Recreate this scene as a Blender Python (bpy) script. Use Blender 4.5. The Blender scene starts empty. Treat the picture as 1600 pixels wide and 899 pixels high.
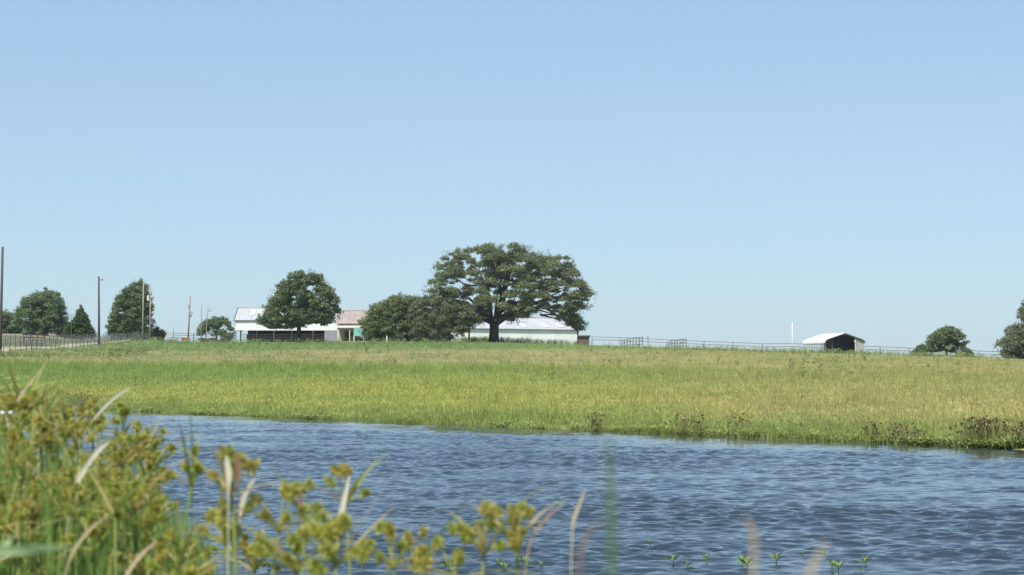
import bpy, math, random
import numpy as np
from mathutils import Vector, Matrix, Euler

random.seed(7)
rng = np.random.default_rng(11)
S = bpy.context.scene
COL = S.collection
R = math.radians

# ------------------------------------------------------------------ camera
FPX = 3000.0                    # focal length in pixels of the 1600 px wide photograph
CAM_Z = 1.8
HORIZON = 590.0
PITCH = math.atan((HORIZON - 449.5) / FPX)
cam_d = bpy.data.cameras.new('camera')
cam = bpy.data.objects.new('camera', cam_d)
COL.objects.link(cam)
cam.location = (0, 0, CAM_Z)
cam.rotation_euler = (math.pi / 2 + PITCH, 0, 0)
cam_d.sensor_width = 36.0
cam_d.lens = 36.0 * FPX / 1600.0
cam_d.clip_start = 0.05
cam_d.clip_end = 8000
cam_d.dof.use_dof = True
cam_d.dof.focus_distance = 120.0
cam_d.dof.aperture_fstop = 12.5
S.camera = cam

# ------------------------------------------------------------------ sky and sun
SUN_EL = R(56)
SUN_DIR = Vector((-0.36 * math.cos(SUN_EL), -0.933 * math.cos(SUN_EL), math.sin(SUN_EL))).normalized()
world = bpy.data.worlds.new('World')
S.world = world
world.use_nodes = True
wn = world.node_tree
wn.nodes.clear()
sky = wn.nodes.new('ShaderNodeTexSky')
sky.sky_type = 'NISHITA'
sky.sun_disc = False
sky.sun_elevation = SUN_EL
sky.sun_rotation = math.atan2(SUN_DIR.x, SUN_DIR.y)
sky.altitude = 0
sky.air_density = 1.0
sky.dust_density = 0.5
sky.ozone_density = 1.0
bg = wn.nodes.new('ShaderNodeBackground')
bg.inputs['Strength'].default_value = 0.12
wo = wn.nodes.new('ShaderNodeOutputWorld')
# a clear but moist summer sky: softer gradient than the bare model (one grade for the whole dome)
sc1 = wn.nodes.new('ShaderNodeVectorMath'); sc1.operation = 'SCALE'; sc1.inputs['Scale'].default_value = 0.1
gm = wn.nodes.new('ShaderNodeGamma'); gm.inputs['Gamma'].default_value = 0.45
tint = wn.nodes.new('ShaderNodeVectorMath'); tint.operation = 'MULTIPLY'; tint.inputs[1].default_value = (4.70, 6.02, 7.32)
wn.links.new(sky.outputs[0], sc1.inputs[0]); wn.links.new(sc1.outputs[0], gm.inputs[0]); wn.links.new(gm.outputs[0], tint.inputs[0])
wn.links.new(tint.outputs[0], bg.inputs['Color'])
wn.links.new(bg.outputs[0], wo.inputs[0])

sun_d = bpy.data.lights.new('sun', 'SUN')
sun_d.energy = 5.0
sun_d.angle = R(0.53)
sun_d.color = (1.0, 0.955, 0.88)
sun = bpy.data.objects.new('sun', sun_d)
COL.objects.link(sun)
sun.rotation_euler = SUN_DIR.to_track_quat('Z', 'Y').to_euler()

S.view_settings.view_transform = 'Standard'
S.view_settings.look = 'None'
S.view_settings.gamma = 1.0
S.view_settings.exposure = 0.25
S.view_settings.use_curve_mapping = False
S.cycles.max_bounces = 6
S.cycles.transparent_max_bounces = 4
S.cycles.caustics_reflective = False
S.cycles.caustics_refractive = False

# ------------------------------------------------------------------ helpers
CP, SP = math.cos(PITCH), math.sin(PITCH)


def at(px, py, D):
    """world point seen at photo pixel (px, py) at distance D along +Y"""
    a = (449.5 - py) / FPX
    ky = CP - a * SP
    return Vector(((px - 800) / FPX * D / ky, D, CAM_Z + (SP + a * CP) / ky * D))


def zpix(py, D):
    return at(800, py, D).z


def hash2(ix, iy, seed):
    h = (ix.astype(np.int64) * 374761393 + iy.astype(np.int64) * 668265263 + seed * 982451653) & 0x7fffffff
    h = ((h ^ (h >> 13)) * 1274126177) & 0x7fffffff
    h = h ^ (h >> 16)
    return (h & 0xffff) / 65535.0


def vnoise(x, y, seed=0):
    x = np.asarray(x, float); y = np.asarray(y, float)
    ix = np.floor(x); iy = np.floor(y)
    fx = x - ix; fy = y - iy
    fx = fx * fx * (3 - 2 * fx); fy = fy * fy * (3 - 2 * fy)
    a = hash2(ix, iy, seed); b = hash2(ix + 1, iy, seed)
    c = hash2(ix, iy + 1, seed); d = hash2(ix + 1, iy + 1, seed)
    return (a * (1 - fx) + b * fx) * (1 - fy) + (c * (1 - fx) + d * fx) * fy


def fbm(x, y, seed=0, o=4):
    s = 0; a = 0.5; t = 0
    for k in range(o):
        s = s + a * vnoise(x * 2 ** k, y * 2 ** k, seed + k * 17); t += a; a *= 0.5
    return s / t


def sstep(a, b, x):
    t = np.clip((x - a) / (b - a), 0, 1)
    return t * t * (3 - 2 * t)


class MB:
    def __init__(self):
        self.v = []; self.f = []

    def quad(self, a, b, c, d):
        n = len(self.v); self.v += [tuple(a), tuple(b), tuple(c), tuple(d)]; self.f.append((n, n + 1, n + 2, n + 3)); return self

    def tri(self, a, b, c):
        n = len(self.v); self.v += [tuple(a), tuple(b), tuple(c)]; self.f.append((n, n + 1, n + 2)); return self

    def box(self, c, s, rz=0.0):
        n = len(self.v); ca, sa = math.cos(rz), math.sin(rz)
        for dz in (-.5, .5):
            for dx, dy in ((-.5, -.5), (.5, -.5), (.5, .5), (-.5, .5)):
                x, y = dx * s[0], dy * s[1]
                self.v.append((c[0] + x * ca - y * sa, c[1] + x * sa + y * ca, c[2] + dz * s[2]))
        for q in ((3, 2, 1, 0), (4, 5, 6, 7), (0, 1, 5, 4), (1, 2, 6, 5), (2, 3, 7, 6), (3, 0, 4, 7)):
            self.f.append(tuple(n + i for i in q))
        return self

    def prism(self, poly, ext):
        """poly: list of 3D points (planar), extruded by vector ext"""
        n = len(self.v); k = len(poly); e = Vector(ext)
        self.v += [tuple(p) for p in poly] + [tuple(Vector(p) + e) for p in poly]
        self.f.append(tuple(n + i for i in range(k))[::-1]); self.f.append(tuple(n + k + i for i in range(k)))
        for i in range(k):
            j = (i + 1) % k
            self.f.append((n + i, n + j, n + k + j, n + k + i))
        return self

    def tube(self, pts, rad, n=6, cap=True):
        pts = [Vector(p) for p in pts]
        base = len(self.v)
        for i, p in enumerate(pts):
            t = (pts[min(i + 1, len(pts) - 1)] - pts[max(i - 1, 0)])
            if t.length < 1e-9: t = Vector((0, 0, 1))
            t.normalize()
            up = Vector((0, 0, 1)) if abs(t.z) < 0.9 else Vector((1, 0, 0))
            a = t.cross(up).normalized(); b = t.cross(a)
            r = rad[i] if isinstance(rad, (list, tuple)) else rad
            for k in range(n):
                th = 2 * math.pi * k / n
                self.v.append(tuple(p + a * (r * math.cos(th)) + b * (r * math.sin(th))))
        for i in range(len(pts) - 1):
            for k in range(n):
                k2 = (k + 1) % n
                self.f.append((base + i * n + k, base + i * n + k2, base + (i + 1) * n + k2, base + (i + 1) * n + k))
        if cap:
            self.f.append(tuple(base + k for k in range(n))[::-1])
            self.f.append(tuple(base + (len(pts) - 1) * n + k for k in range(n)))
        return self

    def blade(self, pts, wid, side):
        """flat strip along pts with half widths wid"""
        base = len(self.v); side = Vector(side).normalized()
        for p, w in zip(pts, wid):
            p = Vector(p); self.v += [tuple(p - side * w), tuple(p + side * w)]
        for i in range(len(pts) - 1):
            b = base + 2 * i
            self.f.append((b, b + 1, b + 3, b + 2))
        return self

    def mesh(self, name, mat, smooth=False):
        me = bpy.data.meshes.new(name)
        me.from_pydata(self.v, [], self.f)
        me.materials.append(mat)
        if smooth:
            me.polygons.foreach_set('use_smooth', [True] * len(me.polygons))
        me.update()
        return me

    def build(self, name, mat, parent=None, smooth=False, loc=None):
        o = bpy.data.objects.new(name, self.mesh(name, mat, smooth))
        COL.objects.link(o)
        if parent: o.parent = parent
        if loc is not None: o.location = loc
        return o


def np_mesh(name, verts, faces, mat, smooth=False, attr=None):
    """verts (n,3), faces (m,k) arrays"""
    me = bpy.data.meshes.new(name)
    k = faces.shape[1]
    me.vertices.add(len(verts)); me.vertices.foreach_set('co', np.ascontiguousarray(verts, np.float32).ravel())
    me.loops.add(faces.size); me.loops.foreach_set('vertex_index', np.ascontiguousarray(faces, np.int32).ravel())
    me.polygons.add(len(faces))
    me.polygons.foreach_set('loop_start', np.arange(0, faces.size, k, dtype=np.int32))
    if smooth: me.polygons.foreach_set('use_smooth', np.ones(len(faces), bool))
    me.materials.append(mat)
    for nm, (kind, dat) in (attr or {}).items():
        a = me.attributes.new(nm, kind, 'POINT')
        key = {'FLOAT': 'value', 'FLOAT_VECTOR': 'vector', 'FLOAT_COLOR': 'color'}[kind]
        a.data.foreach_set(key, np.ascontiguousarray(dat, np.float32).ravel())
    me.update(calc_edges=True)
    me.validate()
    return me


def add(name, me, parent=None, loc=None, rot=None, sc=None):
    o = bpy.data.objects.new(name, me); COL.objects.link(o)
    if parent: o.parent = parent
    if loc is not None: o.location = loc
    if rot is not None: o.rotation_euler = rot
    if sc is not None: o.scale = sc
    return o


def empty(name, loc, rz=0.0):
    o = bpy.data.objects.new(name, None); COL.objects.link(o)
    o.location = loc; o.rotation_euler = (0, 0, rz); o.empty_display_size = 0.2
    return o


def tag(o, label=None, cat=None, group=None, kind=None):
    if label: o['label'] = label
    if cat: o['category'] = cat
    if group: o['group'] = group
    if kind: o['kind'] = kind
    return o


# ------------------------------------------------------------------ materials
def newmat(name):
    m = bpy.data.materials.new(name); m.use_nodes = True
    nt = m.node_tree; nt.nodes.clear()
    out = nt.nodes.new('ShaderNodeOutputMaterial')
    return m, nt, out


def plain(name, col, rough=0.6, metal=0.0, var=0.12, scale=3.0, spec=0.5, dirt=None, stretch=(1, 1, 1)):
    """colour with a little noise wear"""
    m, nt, out = newmat(name)
    b = nt.nodes.new('ShaderNodeBsdfPrincipled')
    b.inputs['Roughness'].default_value = rough; b.inputs['Metallic'].default_value = metal
    b.inputs['Specular IOR Level'].default_value = spec
    tc = nt.nodes.new('ShaderNodeTexCoord')
    mp = nt.nodes.new('ShaderNodeMapping'); mp.inputs['Scale'].default_value = stretch
    nt.links.new(tc.outputs['Object'], mp.inputs[0])
    nz = nt.nodes.new('ShaderNodeTexNoise'); nz.inputs['Scale'].default_value = scale; nz.inputs['Detail'].default_value = 5
    nt.links.new(mp.outputs[0], nz.inputs['Vector'])
    rp = nt.nodes.new('ShaderNodeValToRGB')
    d = dirt or tuple(c * (1 - var * 2.2) for c in col)
    rp.color_ramp.elements[0].position = 0.3; rp.color_ramp.elements[1].position = 0.62
    rp.color_ramp.elements[0].color = (*d, 1); rp.color_ramp.elements[1].color = (*col, 1)
    nt.links.new(nz.outputs[0], rp.inputs[0]); nt.links.new(rp.outputs[0], b.inputs['Base Color'])
    nt.links.new(b.outputs[0], out.inputs[0])
    return m


def leafy(name, c0, c1, trans=0.3, attr='lc', mode='GEOMETRY', rough=0.55, objrand=False, spec=0.3):
    """two-colour leaf: diffuse plus translucency, mixed by a per-leaf value"""
    m, nt, out = newmat(name)
    if objrand:
        src = nt.nodes.new('ShaderNodeObjectInfo').outputs['Random']
    else:
        a = nt.nodes.new('ShaderNodeAttribute'); a.attribute_name = attr; a.attribute_type = mode
        src = a.outputs['Fac']
    rp = nt.nodes.new('ShaderNodeValToRGB')
    rp.color_ramp.elements[0].color = (*c0, 1); rp.color_ramp.elements[1].color = (*c1, 1)
    nt.links.new(src, rp.inputs[0])
    b = nt.nodes.new('ShaderNodeBsdfPrincipled'); b.inputs['Roughness'].default_value = rough
    b.inputs['Specular IOR Level'].default_value = spec
    t = nt.nodes.new('ShaderNodeBsdfTranslucent')
    mx = nt.nodes.new('ShaderNodeMixShader'); mx.inputs[0].default_value = trans
    nt.links.new(rp.outputs[0], b.inputs['Base Color']); nt.links.new(rp.outputs[0], t.inputs['Color'])
    nt.links.new(b.outputs[0], mx.inputs[1]); nt.links.new(t.outputs[0], mx.inputs[2]); nt.links.new(mx.outputs[0], out.inputs[0])
    return m


def zoned(name, mode, trans, gain=1.0):
    """ground / grass colour: the plant colour stored on the points, broken up by fine noise"""
    m, nt, out = newmat(name)
    a = nt.nodes.new('ShaderNodeAttribute'); a.attribute_name = 'gcol'; a.attribute_type = mode
    g = nt.nodes.new('ShaderNodeNewGeometry')
    nz = nt.nodes.new('ShaderNodeTexNoise'); nz.inputs['Scale'].default_value = 1.7; nz.inputs['Detail'].default_value = 6
    nt.links.new(g.outputs['Position'], nz.inputs['Vector'])
    mr = nt.nodes.new('ShaderNodeMapRange'); mr.inputs[1].default_value = 0.3; mr.inputs[2].default_value = 0.7
    mr.inputs[3].default_value = 0.82 * gain; mr.inputs[4].default_value = 1.18 * gain
    nt.links.new(nz.outputs[0], mr.inputs[0])
    mu = nt.nodes.new('ShaderNodeVectorMath'); mu.operation = 'SCALE'
    nt.links.new(a.outputs['Color'], mu.inputs[0]); nt.links.new(mr.outputs[0], mu.inputs['Scale'])
    b = nt.nodes.new('ShaderNodeBsdfPrincipled'); b.inputs['Roughness'].default_value = 0.8
    b.inputs['Specular IOR Level'].default_value = 0.15
    nt.links.new(mu.outputs[0], b.inputs['Base Color'])
    if trans > 0:
        t = nt.nodes.new('ShaderNodeBsdfTranslucent'); mx = nt.nodes.new('ShaderNodeMixShader'); mx.inputs[0].default_value = trans
        nt.links.new(mu.outputs[0], t.inputs['Color']); nt.links.new(b.outputs[0], mx.inputs[1]); nt.links.new(t.outputs[0], mx.inputs[2])
        nt.links.new(mx.outputs[0], out.inputs[0])
    else:
        nt.links.new(b.outputs[0], out.inputs[0])
    return m


M = {}
M['ground'] = zoned('pasture_soil_and_grass', 'GEOMETRY', 0.0, 1.0)
M['grass'] = zoned('grass_blades', 'INSTANCER', 0.45, 1.45)
M['road'] = plain('sandy_caliche', (0.46, 0.37, 0.27), 0.9, var=0.12, scale=0.8)
M['white_metal'] = plain('white_painted_sheet', (0.80, 0.80, 0.805), 0.5, var=0.05, scale=0.6, stretch=(1, 1, 0.25))
M['white_roof'] = plain('galvanised_white_roof', (0.435, 0.445, 0.455), 0.55, var=0.06, scale=0.5)
M['skylight'] = plain('white_skylight_sheet', (0.62, 0.63, 0.64), 0.4, var=0.02)
M['trim'] = plain('dark_grey_trim', (0.17, 0.18, 0.21), 0.5)
M['dark_wood'] = plain('weathered_dark_wood', (0.06, 0.05, 0.045), 0.85, var=0.2)
M['brown_wood'] = plain('brown_board', (0.14, 0.105, 0.08), 0.85, var=0.2, stretch=(4, 4, 0.4))
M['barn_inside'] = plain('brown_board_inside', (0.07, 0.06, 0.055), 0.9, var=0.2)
M['door_grey'] = plain('grey_violet_door_sheet', (0.30, 0.29, 0.36), 0.6)
M['pink_roof'] = plain('faded_red_brown_sheet', (0.37, 0.305, 0.275), 0.6, var=0.1, scale=0.7)
M['beige'] = plain('beige_siding', (0.40, 0.355, 0.29), 0.7, var=0.08)
M['cream'] = plain('cream_trim', (0.58, 0.56, 0.50), 0.6, var=0.05)
M['teal'] = plain('teal_canvas', (0.085, 0.30, 0.235), 0.6, var=0.06)
M['carport_roof'] = plain('white_carport_sheet', (0.84, 0.84, 0.83), 0.4, var=0.02)
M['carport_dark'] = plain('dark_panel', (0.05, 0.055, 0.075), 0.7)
M['carport_grey'] = plain('grey_panel', (0.40, 0.39, 0.38), 0.6, var=0.06)
M['galv'] = plain('galvanised_tube', (0.42, 0.44, 0.46), 0.4, metal=0.3)
M['pipe'] = plain('weathered_steel_pipe', (0.17, 0.155, 0.155), 0.6)
M['rust'] = plain('rusty_pipe', (0.12, 0.07, 0.055), 0.8, var=0.2)
M['tpost'] = plain('dark_steel_post', (0.10, 0.10, 0.085), 0.7)
M['tpost_tip'] = plain('white_post_tip', (0.5, 0.5, 0.47), 0.6)
M['wire'] = plain('fence_wire', (0.28, 0.28, 0.29), 0.5, metal=0.4)
M['pole_wood'] = plain('grey_pole_wood', (0.30, 0.26, 0.23), 0.85, var=0.15, stretch=(6, 6, 0.5))
M['pole_dark'] = plain('dark_pole_wood', (0.085, 0.07, 0.08), 0.85, var=0.15, stretch=(6, 6, 0.5))
M['pole_white'] = plain('white_tube', (0.82, 0.82, 0.82), 0.4, var=0.02)
M['insulator'] = plain('porcelain', (0.6, 0.6, 0.58), 0.3)
M['red'] = plain('red_paint', (0.50, 0.12, 0.08), 0.5)
M['bark'] = plain('oak_bark', (0.055, 0.046, 0.040), 0.95, var=0.25, scale=6, stretch=(2, 2, 0.5))
M['bark_grey'] = plain('grey_bark', (0.16, 0.14, 0.12), 0.95, var=0.25, scale=6, stretch=(2, 2, 0.5))
M['leaf_oak'] = leafy('live_oak_leaf', (0.065, 0.085, 0.036), (0.265, 0.305, 0.135), 0.33, rough=.45, spec=.5)
M['leaf_mid'] = leafy('elm_leaf', (0.055, 0.088, 0.034), (0.225, 0.290, 0.110), 0.36, rough=.45, spec=.5)
M['leaf_bush'] = leafy('yaupon_leaf', (0.085, 0.115, 0.045), (0.265, 0.320, 0.125), 0.38, rough=.45, spec=.5)
M['leaf_grey'] = leafy('grey_green_leaf', (0.085, 0.105, 0.052), (0.245, 0.275, 0.140), 0.35, rough=.45, spec=.5)
M['leaf_pale'] = leafy('pale_green_leaf', (0.075, 0.120, 0.055), (0.240, 0.325, 0.150), 0.38)
M['leaf_conifer'] = leafy('juniper_leaf', (0.040, 0.075, 0.025), (0.110, 0.170, 0.055), 0.2)

# ------------------------------------------------------------------ terrain
# profile of the ground, column by column: distance and the photo row it is seen at
SHORE_A = np.array((-20.4, 101.9)); SHORE_B = np.array((12.8, 47.8))


def shore_D(px):
    u = (px - 800) / FPX
    d = SHORE_B - SHORE_A
    # A + t d = (u D, D)
    t = (u * SHORE_A[1] - SHORE_A[0]) / (d[0] - u * d[1])
    return SHORE_A[1] + t * d[1]


cols = {
    0:    [(140, 588), (170, 567), (195, 555), (204, 552), (212, 550), (222, 541), (240, 534), (300, 523), (400, 519), (600, 522)],
    100:  [(140, 587), (175, 567), (215, 552), (237, 549), (248, 547), (262, 536), (300, 528), (400, 521), (600, 524)],
    180:  [(140, 586), (180, 566), (230, 550), (280, 541), (292, 540), (305, 534), (400, 528), (600, 532)],
    232:  [(140, 585), (180, 563), (230, 543), (270, 533), (290, 531), (330, 533), (400, 534), (600, 540)],
    300:  [(140, 585), (180, 564), (230, 548), (280, 538), (300, 536), (320, 535.5), (345, 537), (400, 543), (600, 558)],
    420:  [(140, 584), (180, 563), (230, 548), (280, 539), (300, 537), (325, 535), (350, 536), (400, 543), (600, 558)],
    640:  [(140, 583), (180, 562), (230, 547), (280, 537), (300, 534.5), (318, 533), (345, 535), (400, 543), (600, 560)],
    800:  [(140, 583), (180, 563), (230, 548), (280, 538), (300, 535.5), (316, 534), (345, 536), (400, 545), (600, 562)],
    1000: [(120, 596), (160, 573), (210, 555), (265, 545), (285, 543.5), (320, 545), (400, 553), (600, 565)],
    1200: [(100, 612), (140, 582), (200, 560), (255, 551.5), (275, 551), (310, 553), (400, 559), (600, 568)],
    1350: [(100, 611), (140, 583), (190, 563), (240, 555.5), (265, 555), (300, 557), (400, 562), (600, 570)],
    1600: [(80, 631), (110, 603), (150, 580), (200, 568), (250, 564), (270, 564), (320, 566), (400, 569), (600, 576)],
    1750: [(80, 625), (110, 598), (150, 577), (200, 568), (250, 567), (270, 567), (320, 569), (400, 572), (600, 578)],
}
DG = np.concatenate([np.arange(0, 420, 2.0), np.array([430, 450, 500, 600, 900, 1500, 3500, 7000])])
CPX = np.array(sorted(cols))
CZ = []
for p in CPX:
    sd = float(shore_D(p))
    c = [(0, -1.2), (sd - 6, -1.0), (sd, 0.0), (sd + 3, 0.12)]
    c += [(d, zpix(y, d)) for d, y in cols[p] if d > sd + 12]
    last = c[-1][1]
    c += [(1500, last * 0.7), (7000, last * 0.5)]
    CZ.append(np.interp(DG, [q[0] for q in c], [q[1] for q in c]))
CZ = np.array(CZ)
NF = 210
ker = np.exp(-0.5 * (np.arange(-8, 9) / 2.2) ** 2); ker /= ker.sum()
for i in range(len(CZ)):
    pad = np.pad(CZ[i][:NF], 8, mode='edge')
    sm = np.convolve(pad, ker, mode='valid')
    wgt = sstep(115, 140, DG[:NF]) * (1 - sstep(395, 415, DG[:NF]))
    CZ[i][:NF] = CZ[i][:NF] * (1 - wgt) + sm * wgt
# smooth the columns across the view
PXG = np.arange(-40, 1801, 20.0)
CZG = np.array([np.interp(PXG, CPX, CZ[:, j]) for j in range(len(DG))]).T
SHG = np.array([float(shore_D(p)) for p in PXG])
k2 = np.exp(-0.5 * (np.arange(-4, 5) / 1.6) ** 2); k2 /= k2.sum()
far = DG > 118
CZS = CZG.copy()
for j in np.where(far)[0]:
    CZS[:, j] = np.convolve(np.pad(CZG[:, j], 4, mode='edge'), k2, mode='valid')
CZG = CZS


def near_bank(x, y):
    edge = 4.4 - 0.35 * np.clip(x, -6, 6) + 0.5 * np.sin(x * 1.3)
    return np.clip(0.42 - 0.13 * (y - edge + 2.5), -1.0, 0.42)


def zg(x, y):
    x = np.asarray(x, float); y = np.asarray(y, float)
    D = np.clip(y, 0.5, 6999)
    px = np.clip(800 + FPX * x / np.maximum(D, 20.0), -39.9, 1799.9)
    fi = (px + 40) / 20.0; i0 = np.clip(np.floor(fi).astype(int), 0, len(PXG) - 2); a = fi - i0
    j = np.clip(np.searchsorted(DG, D, side='right') - 1, 0, len(DG) - 2)
    b = (D - DG[j]) / (DG[j + 1] - DG[j])
    z = (CZG[i0, j] * (1 - a) + CZG[i0 + 1, j] * a) * (1 - b) + (CZG[i0, j + 1] * (1 - a) + CZG[i0 + 1, j + 1] * a) * b
    sd = np.interp(px, PXG, SHG)
    s = D - sd
    z = z + (fbm(x / 9, y / 9, 3) - 0.5) * 0.35 * sstep(6, 40, s) * (1 - sstep(400, 500, D))
    z = z + (fbm(x / 3.2, y / 3.2, 5, 3) - 0.5) * 0.30 * sstep(-4, 0, s) * (1 - sstep(30, 60, s))
    z = np.maximum(z, near_bank(x, y) * np.where(y < 14, 1, 0) + np.where(y < 14, 0, -9))
    side = np.clip((np.abs(x) - 52) * 0.12, -2, 0.6)
    z = np.maximum(z, np.where(y < 130, side, -9))
    return z


def gz(x, y):
    return float(zg(np.array([x]), np.array([y]))[0])


def gcolor(x, y):
    """colour of the sward: species zones from the bank up to the crest"""
    x = np.asarray(x, float); y = np.asarray(y, float)
    D = np.maximum(y, 1.0); px = np.clip(800 + FPX * x / np.maximum(D, 20), -600, 2400)
    sd = np.interp(np.clip(px, -39, 1799), PXG, SHG)
    n1 = fbm(x / 16, y / 10, 21); n2 = fbm(x / 5, y / 3.5, 31); n3 = fbm(x / 1.6, y / 1.2, 41, 3)
    Dn = D + 26 * (n1 - 0.5) + 9 * (n2 - 0.5)
    def C(*c): return np.array(c)[None, :]
    def mix(a, b, t): return a * (1 - t[:, None]) + b * t[:, None]
    sh = x.shape
    x_ = px.ravel(); Dn_ = Dn.ravel(); n1, n2, n3 = n1.ravel(), n2.ravel(), n3.ravel(); sd_ = sd.ravel(); D_ = D.ravel()
    right = sstep(700, 1300, x_)
    c = mix(C(0.262, 0.272, 0.070) + 0 * x_[:, None], C(0.290, 0.272, 0.095), right)
    c = mix(c, C(0.185, 0.235, 0.060), 0.7 * sstep(0.5, 0.75, n2) * (1 - 0.5 * right))
    # greener strip along the water
    c = mix(c, C(0.180, 0.225, 0.062), 0.7 * (1 - sstep(4, 13, D_ - sd_ + 8 * (n2 - .5))))
    # tall fresh grass across the middle
    st = np.interp(x_, [0, 550, 900, 1250, 1700], [1.0, 0.92, 0.45, 0.25, 0.12])
    edge = np.interp(x_, [0, 400, 800, 1600], [166, 160, 150, 128])
    band = sstep(-46, -20, Dn_ - edge) * (1 - sstep(-4, 6, Dn_ - edge))
    c = mix(c, C(0.190, 0.243, 0.066), band * st * .9)
    # seed-ripe tan grass above it
    tan = sstep(-2, 10, Dn_ - edge)
    c = mix(c, mix(C(0.315, 0.287, 0.125) + 0 * c, C(0.310, 0.282, 0.105), right), tan)
    c = mix(c, C(0.215, 0.245, 0.090), tan * 0.9 * sstep(0.42, 0.62, n2) * (0.5 + 0.5 * n1))
    # green crest
    up = np.interp(x_, [0, 250, 700, 1000, 1600], [205, 205, 218, 235, 262])
    g = sstep(0, 24, Dn_ - up)
    c = mix(c, mix(C(0.165, 0.225, 0.070) + 0 * c, C(0.250, 0.252, 0.090), right), g)
    c = mix(c, C(0.225, 0.215, 0.120), sstep(0, 3, (-59.5 - 0.044 * (D_ - 225)) - x.ravel()) * sstep(190, 215, D_))
    # rust-brown patches on the right
    c = mix(c, C(0.27, 0.155, 0.075), 0.55 * sstep(0.60, 0.72, n1) * right * sstep(0.45, 0.6, n3) * (1 - tan))
    c = c * (0.86 + 0.28 * n3[:, None]) * np.array((1.07, 1.06, 1.22))
    return np.concatenate([c, np.ones((len(c), 1))], 1)


def lines(fine0, fine1, step, far0, far1):
    a = list(np.arange(fine0, fine1, step))
    g = step; v = a[-1]
    while v < far1:
        g *= 1.35; v += g; a.append(v)
    g = step; v = a[0]
    while v > far0:
        g *= 1.35; v -= g; a.insert(0, v)
    return np.array(a)


XL = lines(-95, 95, 1.0, -1500, 1500)
YL = lines(-8, 420, 1.0, -300, 2200)
gx, gy = np.meshgrid(XL, YL)
gv = np.stack([gx.ravel(), gy.ravel(), zg(gx.ravel(), gy.ravel())], 1)
nx, ny = len(XL), len(YL)
ii = (np.arange(ny - 1)[:, None] * nx + np.arange(nx - 1)[None, :]).ravel()
gf = np.stack([ii, ii + 1, ii + nx + 1, ii + nx], 1)
me = np_mesh('pasture_ground', gv, gf, M['ground'], True, {'gcol': ('FLOAT_COLOR', gcolor(gv[:, 0], gv[:, 1]))})
tag(add('pasture_ground', me), 'grassy hillside pasture rising from the pond', kind='structure')

# ------------------------------------------------------------------ pond
m, nt, out = newmat('pond_water')
b = nt.nodes.new('ShaderNodeBsdfPrincipled')
b.inputs['Base Color'].default_value = (0.024, 0.038, 0.052, 1)
b.inputs['Roughness'].default_value = 0.04
b.inputs['IOR'].default_value = 1.333
g = nt.nodes.new('ShaderNodeNewGeometry')
mp = nt.nodes.new('ShaderNodeMapping'); mp.inputs['Scale'].default_value = (0.75, 1.25, 1); mp.inputs['Rotation'].default_value = (0, 0, 0.15)
nz = nt.nodes.new('ShaderNodeTexNoise'); nz.inputs['Scale'].default_value = 12.0; nz.inputs['Detail'].default_value = 3; nz.inputs['Roughness'].default_value = 0.55
bp = nt.nodes.new('ShaderNodeBump'); bp.inputs['Strength'].default_value = 0.45; bp.inputs['Distance'].default_value = 0.016
nt.links.new(g.outputs['Position'], mp.inputs[0]); nt.links.new(mp.outputs[0], nz.inputs['Vector'])
ca = nt.nodes.new('ShaderNodeAttribute'); ca.attribute_name = 'calm'
mm = nt.nodes.new('ShaderNodeMath'); mm.operation = 'MULTIPLY'; nt.links.new(nz.outputs[0], mm.inputs[0]); nt.links.new(ca.outputs['Fac'], mm.inputs[1])
nt.links.new(mm.outputs[0], bp.inputs['Height']); nt.links.new(bp.outputs[0], b.inputs['Normal'])
nt.links.new(b.outputs[0], out.inputs[0])
M['water'] = m

wr = np.random.default_rng(5)
NW = 66
lam = np.exp(wr.uniform(math.log(0.11), math.log(0.62), NW))
wdir = R(96) + wr.normal(0, R(36), NW)
kk = 2 * math.pi / lam
slope = 0.038 * np.where(lam < 0.8, 1.0, 0.75)
amp = slope / kk
ph = wr.uniform(0, 6.28, NW)


def waves(x, y):
    z = np.zeros_like(x)
    for i in range(NW):
        t = kk[i] * (x * math.cos(wdir[i]) + y * math.sin(wdir[i])) + ph[i]
        z += amp[i] * (np.sin(t) + 0.10 * np.cos(2 * t))
    gust = 0.40 + 0.55 * sstep(.3, .7, fbm(x / 9.0, y / 4.0, 77, 3)) + 0.65 * sstep(.3, .75, fbm(x / 1.6, y / 1.1, 78, 2))
    return z * gust * calm(x, y) * sstep(3, 9, np.hypot(x, y) + 2)


def calm(x, y):
    d = (SHORE_B - SHORE_A) / np.linalg.norm(SHORE_B - SHORE_A)
    dist = np.abs((x - SHORE_A[0]) * d[1] - (y - SHORE_A[1]) * d[0])
    return 0.20 + 0.80 * sstep(2.5, 7.0, dist + 3 * (fbm(x / 6, y / 6, 55, 2) - .5))


def patch(x0, x1, y0, y1, sx, sy, wave):
    X = np.linspace(x0, x1, max(2, int(round((x1 - x0) / sx)) + 1)); Y = np.linspace(y0, y1, max(2, int(round((y1 - y0) / sy)) + 1))
    x, y = np.meshgrid(X, Y); x = x.ravel(); y = y.ravel()
    z = waves(x, y) if wave else np.zeros_like(x)
    n = len(X); i = (np.arange(len(Y) - 1)[:, None] * n + np.arange(n - 1)[None, :]).ravel()
    return np.stack([x, y, z], 1), np.stack([i, i + 1, i + n + 1, i + n], 1)


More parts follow.
